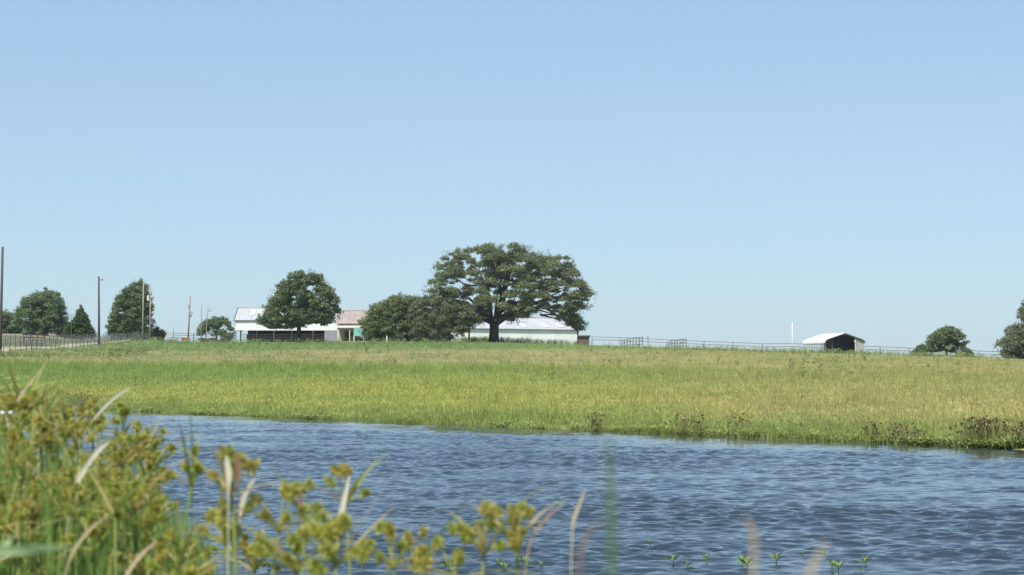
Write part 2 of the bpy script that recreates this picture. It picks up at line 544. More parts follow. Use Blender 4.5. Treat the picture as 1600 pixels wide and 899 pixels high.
PV, PF, off = [], [], 0
for a in ((-8, 8, 16, 27, 0.036, 0.036, True), (-17, 17, 27, 60, 0.072, 0.066, True), (-31, 31, 60, 105, 0.13, 0.12, True),
          (-8, 8, 10, 16, .1, .1, True), (-31, -8, 10, 27, 0.3, 0.3, True), (8, 31, 10, 27, 0.3, 0.3, True), (-31, -17, 27, 60, 0.3, 0.3, True), (17, 31, 27, 60, 0.3, 0.3, True),
          (-75, -31, -20, 125, 1, 1, False), (31, 75, -20, 125, 1, 1, False), (-31, 31, -20, 10, .6, .6, False), (-31, 31, 105, 125, 1, 1, False)):
    v, f = patch(*a); PV.append(v); PF.append(f + off); off += len(v)
PV = np.concatenate(PV)
me = np_mesh('pond_water', PV, np.concatenate(PF), M['water'], True, {'calm': ('FLOAT', calm(PV[:, 0], PV[:, 1]))})
tag(add('pond_water', me), 'rippled blue farm pond', kind='structure')

# ------------------------------------------------------------------ fences and lane on the left
def F1(y): return -52.7 - 0.0615 * (y - 200)
def F2(y): return -59.5 - 0.044 * (y - 225)


ys = np.arange(150, 420, 2.0)
rv, rf = [], []
for k, y in enumerate(ys):
    xa, xb = F1(y) - 1.6, F2(y) + 1.3
    for t in np.linspace(0, 1, 6):
        x = xa * (1 - t) + xb * t + 0.25 * math.sin(y * 0.31 + t)
        rv.append((x, y, gz(x, y) + 0.06 + 0.05 * math.sin(math.pi * t)))
    if k:
        for j in range(5):
            a = (k - 1) * 6 + j; rf.append((a, a + 6, a + 7, a + 1))
me = np_mesh('sandy_lane', np.array(rv), np.array(rf), M['road'], True)
tag(add('sandy_lane', me), 'pale sandy farm lane between two wire fences', kind='structure')

pm = MB(); pm.box((0, 0, 0.62), (0.075, 0.05, 1.34)); pm.box((0, -0.045, 0.62), (0.02, 0.05, 1.34))
POST = pm.mesh('post', M['tpost'])
TIP = MB().box((0, -0.01, 1.325), (0.08, 0.08, 0.06)).mesh('tip', M['tpost_tip'])


def wire_fence(name, label, fx, y0, y1, sp, tips):
    root = empty(name, (fx(y0), y0, gz(fx(y0), y0)))
    o = root.location
    tag(root, label, 'fence')
    y = y0; top = []
    rr = random.Random(3)
    while y < y1:
        x = fx(y); z = gz(x, y)
        p = add('post', POST, root, (x - o.x, y - o.y, z - o.z), (rr.uniform(-.03, .03), rr.uniform(-.04, .04), rr.uniform(-.4, .4)),
                (1, 1, rr.uniform(.95, 1.06)))
        if tips: add('tip', TIP, p)
        top.append(Vector((x, y, z)) - o)
        y += sp * rr.uniform(.95, 1.05)
    for h in (0.18, 0.42, 0.66, 0.9, 1.12, 1.28):
        MB().tube([p + Vector((0.04, 0, h)) for p in top], 0.009, 3).build('wire_strand', M['wire'], root)
    # upright stay wires of the field fence
    w = MB()
    for a, b2 in zip(top[:-1], top[1:]):
        for t in np.linspace(0, 1, 9)[1:-1]:
            p = a.lerp(b2, float(t)) + Vector((0.04, 0, 0))
            w.box((p.x, p.y, p.z + 0.55), (0.010, 0.010, 1.1))
    tag(w.build('stay_wires', M['wire'], root), kind='stuff')
    return root


wire_fence('wire_fence', 'near wire fence on white-tipped steel posts, on the pond side of the sandy lane', F1, 196, 330, 3.0, True)
wire_fence('wire_fence', 'far wire fence on dark steel posts beyond the sandy lane', F2, 218, 345, 2.6, False)

# rusty pipe gate in the far fence
p0 = at(40, 520, 238); p1 = at(78, 520, 252)
gx0 = Vector((F2(238) - 0.5, 238, gz(F2(238), 238))); gx1 = Vector((F2(251) - 0.5, 251, gz(F2(251), 251)))
root = empty('pipe_gate', gx0); tag(root, 'rusty brown pipe gate in the far fence below the large round tree', 'gate')
e = gx1 - gx0
for h in (0.35, 0.75, 1.1, 1.42):
    MB().tube([Vector((0, 0, h)), e + Vector((0, 0, h))], 0.06 if h > 1 else 0.035, 6).build('rail', M['rust'], root)
for t in (0, .33, .66, 1):
    q = e * t; MB().tube([q + Vector((0, 0, -.1)), q + Vector((0, 0, 1.5))], 0.07, 6).build('upright', M['rust'], root)


def pipe_fence(name, label, pts, rails, post_d, rail_r=0.045, post_h=1.45, tall=()):
    """pts: list of (px, D) corners"""
    P = []
    for (pa, da), (pb, db) in zip(pts[:-1], pts[1:]):
        A = Vector(((pa - 800) / FPX * da, da, 0)); B = Vector(((pb - 800) / FPX * db, db, 0))
        n = max(1, int((B - A).length / post_d))
        for k in range(n): P.append(A.lerp(B, k / n))
    P.append(B)
    for p in P: p.z = gz(p.x, p.y)
    root = empty(name, P[0]); o = P[0].copy(); tag(root, label, 'fence')
    for i, p in enumerate(P):
        h = post_h + (0.55 if i in tall else 0)
        MB().tube([p - o + Vector((0, 0, -.2)), p - o + Vector((0, 0, h))], 0.06, 6).build('post', M['pipe'], root)
    for h in rails:
        MB().tube([p - o + Vector((0, 0, h)) for p in P], rail_r, 5).build('rail', M['pipe'], root)
    return root


pipe_fence('pipe_fence', 'four-rail pipe fence on the skyline left of the white barn', [(247, 345), (271, 345), (365, 350)], (0.5, 0.9, 1.3, 1.65), 3.4, post_h=1.75, tall=(1,))
pipe_fence('pipe_fence', 'long pipe fence on the skyline from the brown shed past the carport',
           [(925, 296), (1100, 296), (1238, 288), (1420, 292), (1600, 300), (1700, 304)], (1.0, 1.45), 4.0, tall=(2, 8, 19))
# two receding gate panels of the corral
for k, (pa, da, pb, db, lab) in enumerate(((972, 345, 1004, 298, 'left of two slanting pipe corral panels on the skyline'),
                                           (1042, 345, 1072, 297, 'right of two slanting pipe corral panels on the skyline'))):
    A = Vector(((pa - 800) / FPX * da, da, 0)); B = Vector(((pb - 800) / FPX * db, db, 0))
    n = 7; P = [A.lerp(B, i / n) for i in range(n + 1)]
    for p in P: p.z = gz(p.x, p.y)
    root = empty('corral_panel', P[-1]); o = P[-1].copy(); tag(root, lab, 'corral', 'corral panels on the skyline')
    for p in P: MB().tube([p - o + Vector((0, 0, -.2)), p - o + Vector((0, 0, 1.75))], 0.075, 6).build('post', M['pipe'], root)
    for h in (0.6, 1.15, 1.68): MB().tube([p - o + Vector((0, 0, h)) for p in P], 0.055, 5).build('rail', M['pipe'], root)

# ------------------------------------------------------------------ poles
def pole(label, px, D, ytop, lean_px, r, mat, fit=()):
    x = (px - 800) / FPX * D; z = gz(x, D)
    top = zpix(ytop, D) - z
    root = empty('utility_pole', (x, D, z)); tag(root, label, 'pole', 'poles along the lane')
    lx = lean_px / FPX * D
    MB().tube([(0, 0, -.5), (lx * .5, 0, top * .5), (lx, 0, top)], [r, r * .88, r * .74], 8).build('shaft', mat, root, True)
    MB().tube([(lx, 0, top), (lx, 0, top + .28)], [.05, .03], 6).build('top_pin', M['insulator'], root)
    for kind, f in fit:
        cx = lx * f; cz = top * f
        if kind == 'can':
            MB().tube([(cx - r - .18, -.1, cz - .45), (cx - r - .18, -.1, cz + .4)], [.2, .2], 8).build('transformer', M['insulator'], root)
            MB().box((cx - r * .5, -.1, cz), (.3, .08, .1)).build('bracket', M['trim'], root)
        if kind == 'bracket':
            MB().tube([(cx, 0, cz), (cx + .45, -.05, cz + .25)], .04, 5).build('bracket', M['trim'], root)
            MB().box((cx + .48, -.05, cz + .2), (.16, .14, .3)).build('insulator', M['trim'], root)
        if kind == 'step':
            MB().tube([(cx, 0, cz), (cx + .55, 0, cz)], .03, 4).build('step', M['trim'], root)
        if kind == 'box':
            MB().box((cx + r + .1, -.12, cz), (.3, .24, .5)).build('meter_box', M['trim'], root)
    return root


pole('thick dark pole cut off by the left edge of the photo', 0.5, 196, 386, 2, 0.165, M['pole_dark'])
pole('tall dark pole beside the small conifer', 155, 268, 432, -1.5, 0.17, M['pole_dark'], (('bracket', .93),))
pole('grey pole standing in front of the tall dense tree', 223, 296, 441, 0.5, 0.14, M['pole_wood'])
pole('grey pole with steps and white can, right of the tall dense tree', 234.5, 305, 449, 0, 0.15, M['pole_wood'],
     (('can', .8), ('bracket', .78), ('step', .50), ('step', .45), ('step', .40), ('box', .34), ('step', .28)))
pole('reddish leaning pole with a white can above the red trough', 293.5, 345, 463, 3.5, 0.17, M['pole_wood'], (('can', .78), ('box', .58), ('bracket', .62)))
pole('slim upright pole in front of the airy tree left of the barn', 314, 350, 476, 1, 0.10, M['pole_wood'])
pole('slim leaning pole in front of the airy tree, nearest the barn', 321, 352, 479, 4, 0.10, M['pole_wood'], (('bracket', .86),))
# white pole
x = (1238 - 800) / FPX * 283; z = gz(x, 283)
root = empty('white_pole', (x, 283, z)); tag(root, 'thin white pole standing by the pipe fence left of the carport', 'pole')
MB().tube([(0, 0, -.3), (0, 0, zpix(504, 283) - z)], [.065, .055], 8).build('shaft', M['pole_white'], root, True)
MB().tube([(0, 0, zpix(504, 283) - z), (0, 0, zpix(504, 283) - z + .12)], [.085, .02], 8).build('cap', M['pole_white'], root, True)

# ------------------------------------------------------------------ buildings
def sheet(mb, P, U, V, n, depth, nrm):
    """ribbed metal sheet spanned by U (across ribs) and V (along ribs) from P"""
    P, U, V, nrm = Vector(P), Vector(U), Vector(V), Vector(nrm)
    prof = []
    for i in range(n):
        for f, d in ((0, 0), (.62, 0), (.70, 1), (.92, 1)):
            prof.append(((i + f) / n, d))
    prof.append((1, 0))
    b = len(mb.v)
    for f, d in prof:
        p = P + U * f + nrm * (depth * d); mb.v += [tuple(p), tuple(p + V)]
    for i in range(len(prof) - 1):
        mb.f.append((b + 2 * i, b + 2 * i + 2, b + 2 * i + 3, b + 2 * i + 1))
    # back face gives thickness
    q = P - nrm * 0.04
    mb.quad(q, q + V, q + V + U, q + U)
    return mb


# white open-front barn on the left
D = 336.0
xa, xb = (367 - 800) / FPX * D, (527.5 - 800) / FPX * D
L = xb - xa; z0 = gz((xa + xb) / 2, D) - 0.1
root = empty('white_barn', (xa, D, z0)); tag(root, 'long white open-front barn behind the round tree left of centre', 'barn')
ev = zpix(500, D) - z0; rg = zpix(481.5, D + 4.6) - z0; wb = zpix(516.5, D) - z0; DP = 9.2
n_roof = 20
rv = Vector((0, DP / 2, rg - ev)); nn = Vector((0, -(rg - ev), DP / 2)).normalized()
for i in range(6):
    w = (L + .3) / 6
    sheet(MB(), (-.15 + i * w, -.2, ev - .08), (w - .012, 0, 0), rv * 1.045, 4, .035, nn).build('roof_panel', M['white_roof'], root)
sheet(MB(), (L + .15, DP + .2, ev - .08), (-(L + .3), 0, 0), Vector((0, -DP / 2, rg - ev)) * 1.045, 24, .035, Vector((0, rg - ev, DP / 2)).normalized()).build('rear_roof', M['white_roof'], root)
MB().box((L / 2, DP / 2, rg + .05), (L + .36, .4, .08)).build('ridge_cap', M['white_roof'], root)
MB().box((L / 2, -.24, ev - .10), (L + .34, .07, .14)).build('gutter', M['trim'], root)
for sx in (0.135, 0.19):
    P = Vector((L * sx, -.2, ev - .08)) + rv * .42 + nn * .075
    sheet(MB(), P, (.85, 0, 0), rv * .42, 3, .03, nn).build('skylight', M['skylight'], root)
for i in range(6):
    w = (L - .1) / 6
    sheet(MB(), (.05 + i * w, 0, wb), (w - .012, 0, 0), (0, 0, ev - wb - .05), 6, .03, (0, -1, 0)).build('wall_panel', M['white_metal'], root)
sheet(MB(), (L, DP, 0), (-(L - 1.0), 0, 0), (0, 0, ev), 20, .03, (0, 1, 0)).build('rear_wall', M['barn_inside'], root)
MB().prism([(L, 0, 0), (L, DP, 0), (L, DP, ev), (L, DP / 2, rg), (L, 0, ev)], (-.08, 0, 0)).build('end_wall', M['white_metal'], root)
MB().prism([(0, 0, wb), (0, DP, wb), (0, DP, ev), (0, DP / 2, rg), (0, 0, ev)], (.08, 0, 0)).build('end_gable', M['white_metal'], root)
MB().tube([(-.15, -.5, ev - .2), (-.15, DP / 2, rg + .1)], .09, 4).build('barge_board', M['trim'], root)
for px in (367.6, 375, 400, 427, 455, 488, 507):
    MB().box(((px - 367) / FPX * D + .1, .12, wb / 2 - .2), (.26 if px in (375, 427, 488) else .15, .2, wb + .38)).build('post', M['trim'] if px < 370 else M['dark_wood'], root)
for h in (.55, 1.0, 1.45):
    MB().box((L * .5, .16, h), (L * .86, .06, .10)).build('rail', M['dark_wood'], root)
MB().box((L * .5, 1.8, .72), (L * .8, .1, 1.44)).build('feed_bunk', M['dark_wood'], root)
x0 = (507 - 367) / FPX * D
sheet(MB(), (x0, -.02, .1), (L - x0 - .1, 0, 0), (0, 0, wb - .13), 8, .03, (0, -1, 0)).build('sliding_door', M['door_grey'], root)

# pink-roofed house in the middle
D = 331.0
xa, xb = (527 - 800) / FPX * D, (598 - 800) / FPX * D
L = xb - xa; z0 = gz((xa + xb) / 2, D) - 0.1
root = empty('red_roof_house', (xa, D, z0)); tag(root, 'beige house with faded red-brown metal roof and porch between barn and bush', 'house')
ev = zpix(505, D) - z0; rg = zpix(486, D + 4) - z0; pr = zpix(512.5, D - 2.4) - z0; DP = 8.0
rv = Vector((0, DP / 2, rg - ev)); nn = Vector((0, -(rg - ev), DP / 2)).normalized()
for i in range(8):
    w = (L + .5) / 8
    sheet(MB(), (-.25 + i * w, -.3, ev - .12), (w - .015, 0, 0), rv * 1.07, 3, .04, nn).build('roof_panel', M['pink_roof'], root)
sheet(MB(), (L + .25, DP + .3, ev - .12), (-(L + .5), 0, 0), Vector((0, -DP / 2, rg - ev)) * 1.07, 24, .04, Vector((0, rg - ev, DP / 2)).normalized()).build('rear_roof', M['pink_roof'], root)
MB().box((L / 2, DP / 2, rg + .05), (L + .5, .35, .08)).build('ridge_cap', M['pink_roof'], root)
MB().prism([(0, 0, 0), (0, DP, 0), (0, DP, ev), (0, DP / 2, rg), (0, 0, ev)], (.1, 0, 0)).build('end_wall', M['cream'], root)
MB().prism([(L, 0, 0), (L, DP, 0), (L, DP, ev), (L, DP / 2, rg), (L, 0, ev)], (-.1, 0, 0)).build('end_wall', M['cream'], root)
sheet(MB(), (.1, 0, 0), (L - .2, 0, 0), (0, 0, ev - .02), 30, .02, (0, -1, 0)).build('front_wall', M['beige'], root)
MB().box((L / 2, DP - .06, ev / 2), (L - .22, .1, ev)).build('rear_wall', M['beige'], root)
MB().box((.16, -.06, ev / 2), (.34, .1, ev)).build('corner_board', M['cream'], root)
MB().box((.75, -.1, (ev + pr) / 2 - .1), (.14, .16, ev - pr - .2)).build('downpipe', M['dark_wood'], root)
prv = Vector((0, 2.3, .45))
sheet(MB(), (.2, -2.4, pr), (L - .3, 0, 0), prv, 30, .03, Vector((0, -.45, 2.3)).normalized()).build('porch_roof', M['cream'], root)
MB().box((.2 + (L - .3) / 2, -2.45, pr - .1), (L - .3, .08, .24)).build('porch_fascia', M['brown_wood'], root)
for f in (.02, .28, .55, .8, .98):
    MB().box((.25 + f * (L - .4), -2.32, pr / 2 - .1), (.14, .14, pr - .05)).build('porch_post', M['cream'], root)
for px, wd, mt in ((543, .95, 'dark_wood'), (585, .95, 'brown_wood')):
    d = MB().box(((px - 527) / FPX * D, -.06, 1.0), (wd, .1, 2.05)).build('door', M[mt], root)
    MB().box(((px - 527) / FPX * D + wd * .38, -.14, 1.0), (.06, .08, .12)).build('handle', M['galv'], d)
fr = MB().box(((549.5 - 527) / FPX * D, -.05, 1.45), (.75, .08, 1.0)).build('window', M['cream'], root)
MB().box(((549.5 - 527) / FPX * D, -.10, 1.45), (.55, .04, .8)).build('pane', M['carport_dark'], fr)

# teal canopy stand before the porch
D = 325.5
x0 = (560.5 - 800) / FPX * D; z0 = gz(x0, D)
root = empty('teal_canopy', (x0, D, z0)); tag(root, 'teal canvas canopy on white legs in front of the porch', 'canopy')
zt, zb_ = zpix(513, D) - z0, zpix(525.5, D) - z0
mb = MB(); w = .86
mb.quad((-w, -.35, zb_), (w, -.35, zb_), (w, .15, zt), (-w, .15, zt)); mb.quad((-w, .15, zt), (w, .15, zt), (w, 1.3, zt - .25), (-w, 1.3, zt - .25))
mb.tri((-w, -.35, zb_), (-w, .15, zt), (-w, .9, zb_)); mb.tri((w, -.35, zb_), (w, .9, zb_), (w, .15, zt))
cn = mb.build('canvas', M['teal'], root)
sm = cn.modifiers.new('thick', 'SOLIDIFY'); sm.thickness = .03
for sx in (-1, 1):
    for yy in (-.33, 1.25):
        MB().tube([(sx * w * .97, yy, 0), (sx * w * .97, yy, zb_ + (.0 if yy < 0 else .6))], .045, 6).build('leg', M['pole_white'], root)
MB().box((0, .55, .35), (1.2, .7, .7)).build('bench_box', M['dark_wood'], root)

# white marker post before the bush
x0 = (604.6 - 800) / FPX * 300; z0 = gz(x0, 300)
root = empty('marker_post', (x0, 300, z0)); tag(root, 'short white marker post at the foot of the broad bush', 'post')
MB().tube([(0, 0, -.2), (0, 0, .95)], [.10, .09], 8).build('shaft', M['pole_white'], root)
MB().tube([(0, 0, .95), (0, 0, 1.02)], [.09, .03], 8).build('cap', M['cream'], root)

# long white stable behind the oak
PA = Vector(((690 - 800) / FPX * 336, 336, 0)); PB = Vector(((903.5 - 800) / FPX * 349, 349, 0))
U = (PB - PA); L = U.length; ang = math.atan2(U.y, U.x)
z0 = gz(4, 335) - 0.3
PA.z = z0
root = empty('white_stable', PA, ang); tag(root, 'long low white metal stable behind the big oak', 'stable')
ev = zpix(515.5, 350) - z0; rg = zpix(498, 357) - z0; DP = 14.0
rv = Vector((0, DP / 2, rg - ev)); nn = Vector((0, -(rg - ev), DP / 2)).normalized()
for i in range(10):
    w = (L + .3) / 10
    sheet(MB(), (-.15 + i * w, -.22, ev - .07), (w - .015, 0, 0), rv * 1.032, 4, .035, nn).build('roof_panel', M['white_roof'], root)
sheet(MB(), (L + .15, DP + .22, ev - .07), (-(L + .3), 0, 0), Vector((0, -DP / 2, rg - ev)) * 1.032, 40, .035, Vector((0, rg - ev, DP / 2)).normalized()).build('rear_roof', M['white_roof'], root)
MB().box((L / 2, DP / 2, rg + .06), (L + .4, .45, .1)).build('ridge_cap', M['white_roof'], root)
MB().box((L / 2, -.27, ev - .10), (L + .34, .08, .17)).build('gutter', M['trim'], root)
for f in (.42, .60, .77, .88):
    P = Vector((L * f, -.22, ev - .07)) + rv * .18 + nn * .075
    sheet(MB(), P, (1.1, 0, 0), rv * .32, 4, .03, nn).build('skylight', M['skylight'], root)
for i in range(10):
    w = L / 10
    sheet(MB(), (i * w, 0, 0), (w - .012, 0, 0), (0, 0, ev - .02), 9, .04, (0, -1, 0)).build('wall_panel', M['white_metal'], root)
for xx, s_ in ((0, .1), (L, -.1)):
    MB().prism([(xx, 0.05, 0), (xx, DP, 0), (xx, DP, ev), (xx, DP / 2, rg), (xx, 0.05, ev)], (s_, 0, 0)).build('end_wall', M['white_metal'], root)
MB().box((L / 2, DP - .1, ev / 2), (L - .3, .1, ev)).build('rear_wall', M['white_metal'], root)
MB().box((L - .12, -.08, ev / 2), (.26, .1, ev)).build('corner_board', M['dark_wood'], root)

# brown flat-roofed shed at its right end
D = 322.0
x0 = (912 - 800) / FPX * D; z0 = gz(x0, D)
root = empty('brown_shed', (x0, D, z0)); tag(root, 'small brown flat-roofed shed at the right end of the stable', 'shed')
h = zpix(526, D) - z0
for k in range(8):
    MB().box((-.88 + k * .22 + .11, -.9, h / 2), (.21, .06, h)).build('board', M['brown_wood'], root)
for sx in (-1, 1): MB().box((sx * .88, 0, h / 2), (.07, 1.72, h)).build('side_wall', M['brown_wood'], root)
MB().box((0, .9, h / 2), (1.7, .06, h)).build('rear_wall', M['brown_wood'], root)
MB().prism([(-1.05, -1.25, h + .02), (1.15, -1.25, h + .02), (1.15, 1.2, h - .06), (-1.05, 1.2, h - .06)], (0, 0, .18)).build('roof', M['trim'], root)

# carport on the right
D = 270.0
fl = Vector(((1289 - 800) / FPX * D, D, 0)); W = 6.15; LEN = 6.0; RZ = R(-25)
# local x across the front, local -y is the front normal
root = empty('carport', (fl.x, fl.y, gz(fl.x, fl.y) - 0.1), R(20)); tag(root, 'white-roofed metal carport with dark enclosed stall on the crest', 'carport')
z0 = root.location.z
ev = zpix(531.5, D) - z0; rg = zpix(520.3, D) - z0
prof = [(-.12, ev - .42), (-.10, ev - .16), (.04, ev + .02), (.22, ev + .12), (W / 2, rg), (W - .22, ev + .12), (W - .04, ev + .02), (W + .10, ev - .16), (W + .12, ev - .42)]
for k in range(8):
    a, b_ = -.25 + k * (LEN + .5) / 8, -.25 + (k + 1) * (LEN + .5) / 8 - .01
    mb = MB()
    for (xa, za), (xb, zb2) in zip(prof[:-1], prof[1:]):
        mb.quad((xa, a, za), (xb, a, zb2), (xb, b_, zb2), (xa, b_, za))
    o = mb.build('roof_panel', M['carport_roof'], root)
    sm = o.modifiers.new('thick', 'SOLIDIFY'); sm.thickness = .03
mb = MB()
for (xa, za), (xb, zb2) in zip(prof[:-1], prof[1:]):
    mb.tube([(xa, -.27, za - .05), (xb, -.27, zb2 - .05)], .06, 4)
mb.build('front_trim', M['trim'], root)
for k in range(9):
    yy = k * LEN / 8
    for xx in (0, W):
        if xx == 0 or k in (0, 8):
            MB().box((xx, yy, ev / 2 - .1), (.07, .07, ev + .1)).build('post', M['galv'], root)
    MB().tube([(0, yy, ev - .02), (W / 2, yy, rg - .08), (W, yy, ev - .02)], .035, 4).build('rafter', M['galv'], root)
    MB().tube([(0, yy, ev - .65), (.62, yy, ev + .20)], .025, 4).build('brace', M['galv'], root)
for xx in (0, W): MB().box((xx, LEN / 2, .12), (.07, LEN, .07)).build('base_rail', M['galv'], root)
sx0 = W * .205
hx = lambda x: (ev + (rg - ev) * (x / (W / 2)) if x < W / 2 else rg - (rg - ev) * ((x - W / 2) / (W / 2))) - .12
MB().box((sx0, 1.3, hx(sx0) / 2), (.06, 2.6, hx(sx0))).build('stall_wall', M['carport_dark'], root)
MB().prism([(sx0 + .05, 2.6, 0), (W - .06, 2.6, 0), (W - .06, 2.6, hx(W - .06)), (W / 2, 2.6, rg - .12), (sx0 + .05, 2.6, hx(sx0))], (0, .05, 0)).build('stall_back', M['carport_dark'], root)
sheet(MB(), (W - .02, 0, 0), (0, LEN, 0), (0, 0, ev - .02), 24, .03, (1, 0, 0)).build('side_wall', M['carport_dark'], root)
MB().prism([(sx0 + .05, .02, hx(sx0) - .03), (W / 2, .02, rg - .16), (W - .06, .02, hx(W - .06) - .03), (W - .06, .02, hx(W - .06) - .06), (W / 2, .02, rg - .19), (sx0 + .05, .02, hx(sx0) - .06)], (0, 2.55, 0)).build('stall_shade_sheet', M['carport_dark'], root)  # added dark sheet: shade under the white roof, put in as colour
fx = W * .80
sheet(MB(), (fx, -.02, 0), (W - fx, 0, 0), (0, 0, ev - .1), 6, .03, (0, -1, 0)).build('front_panel', M['carport_grey'], root)
MB().prism([(fx, -.03, ev - .09), (W, -.03, ev - .09), (fx, -.03, hx(fx) - .02)], (0, .04, 0)).build('front_panel', M['carport_grey'], root)
MB().tube([(fx - .1, -.06, 0), (fx - .1, -.06, hx(fx))], .08, 6).build('post', M['cream'], root)
MB().box((fx - .16, -.1, ev - .15), (.3, .1, .3)).build('lamp_box', M['cream'], root)

# red trough
D = 331.0
x0 = (290 - 800) / FPX * D; z0 = gz(x0, D)
root = empty('red_trough', (x0, D, z0)); tag(root, 'low red trough lying on the crest below the leaning pole', 'trough')
zt = max(.8, zpix(532.3, D) - z0)
MB().prism([(-.62, -.3, zt - .5), (.62, -.3, zt - .5), (.72, -.36, zt), (-.72, -.36, zt)], (0, .72, 0)).build('tub', M['red'], root)
MB().tube([(-.74, -.38, zt), (.74, -.38, zt), (.74, .38, zt), (-.74, .38, zt), (-.74, -.38, zt)], .05, 5).build('rim', M['red'], root)
for sx in (-.55, .55):
    MB().box((sx, 0, (zt - .5) / 2), (.1, .6, max(.1, zt - .5))).build('leg', M['pipe'], root)

# ------------------------------------------------------------------ trees
def in_poly(x, y, poly):
    x = np.asarray(x, float); y = np.asarray(y, float); c = np.zeros(x.shape, bool)
    n = len(poly)
    for i in range(n):
        x1, y1 = poly[i]; x2, y2 = poly[(i + 1) % n]
        if y1 == y2: continue
        c ^= ((y1 > y) != (y2 > y)) & (x < (x2 - x1) * (y - y1) / (y2 - y1) + x1)
    return c


def tube_np(mb, a, b, bend, r0, r1, n=5, seg=5):
    a, b = Vector(a), Vector(b)
    pts = []
    for k in range(seg + 1):
        t = k / seg
        pts.append(a.lerp(b, t) + Vector(bend) * (4 * t * (1 - t)))
    mb.tube(pts, [r0 + (r1 - r0) * k / seg for k in range(seg + 1)], n, cap=False)


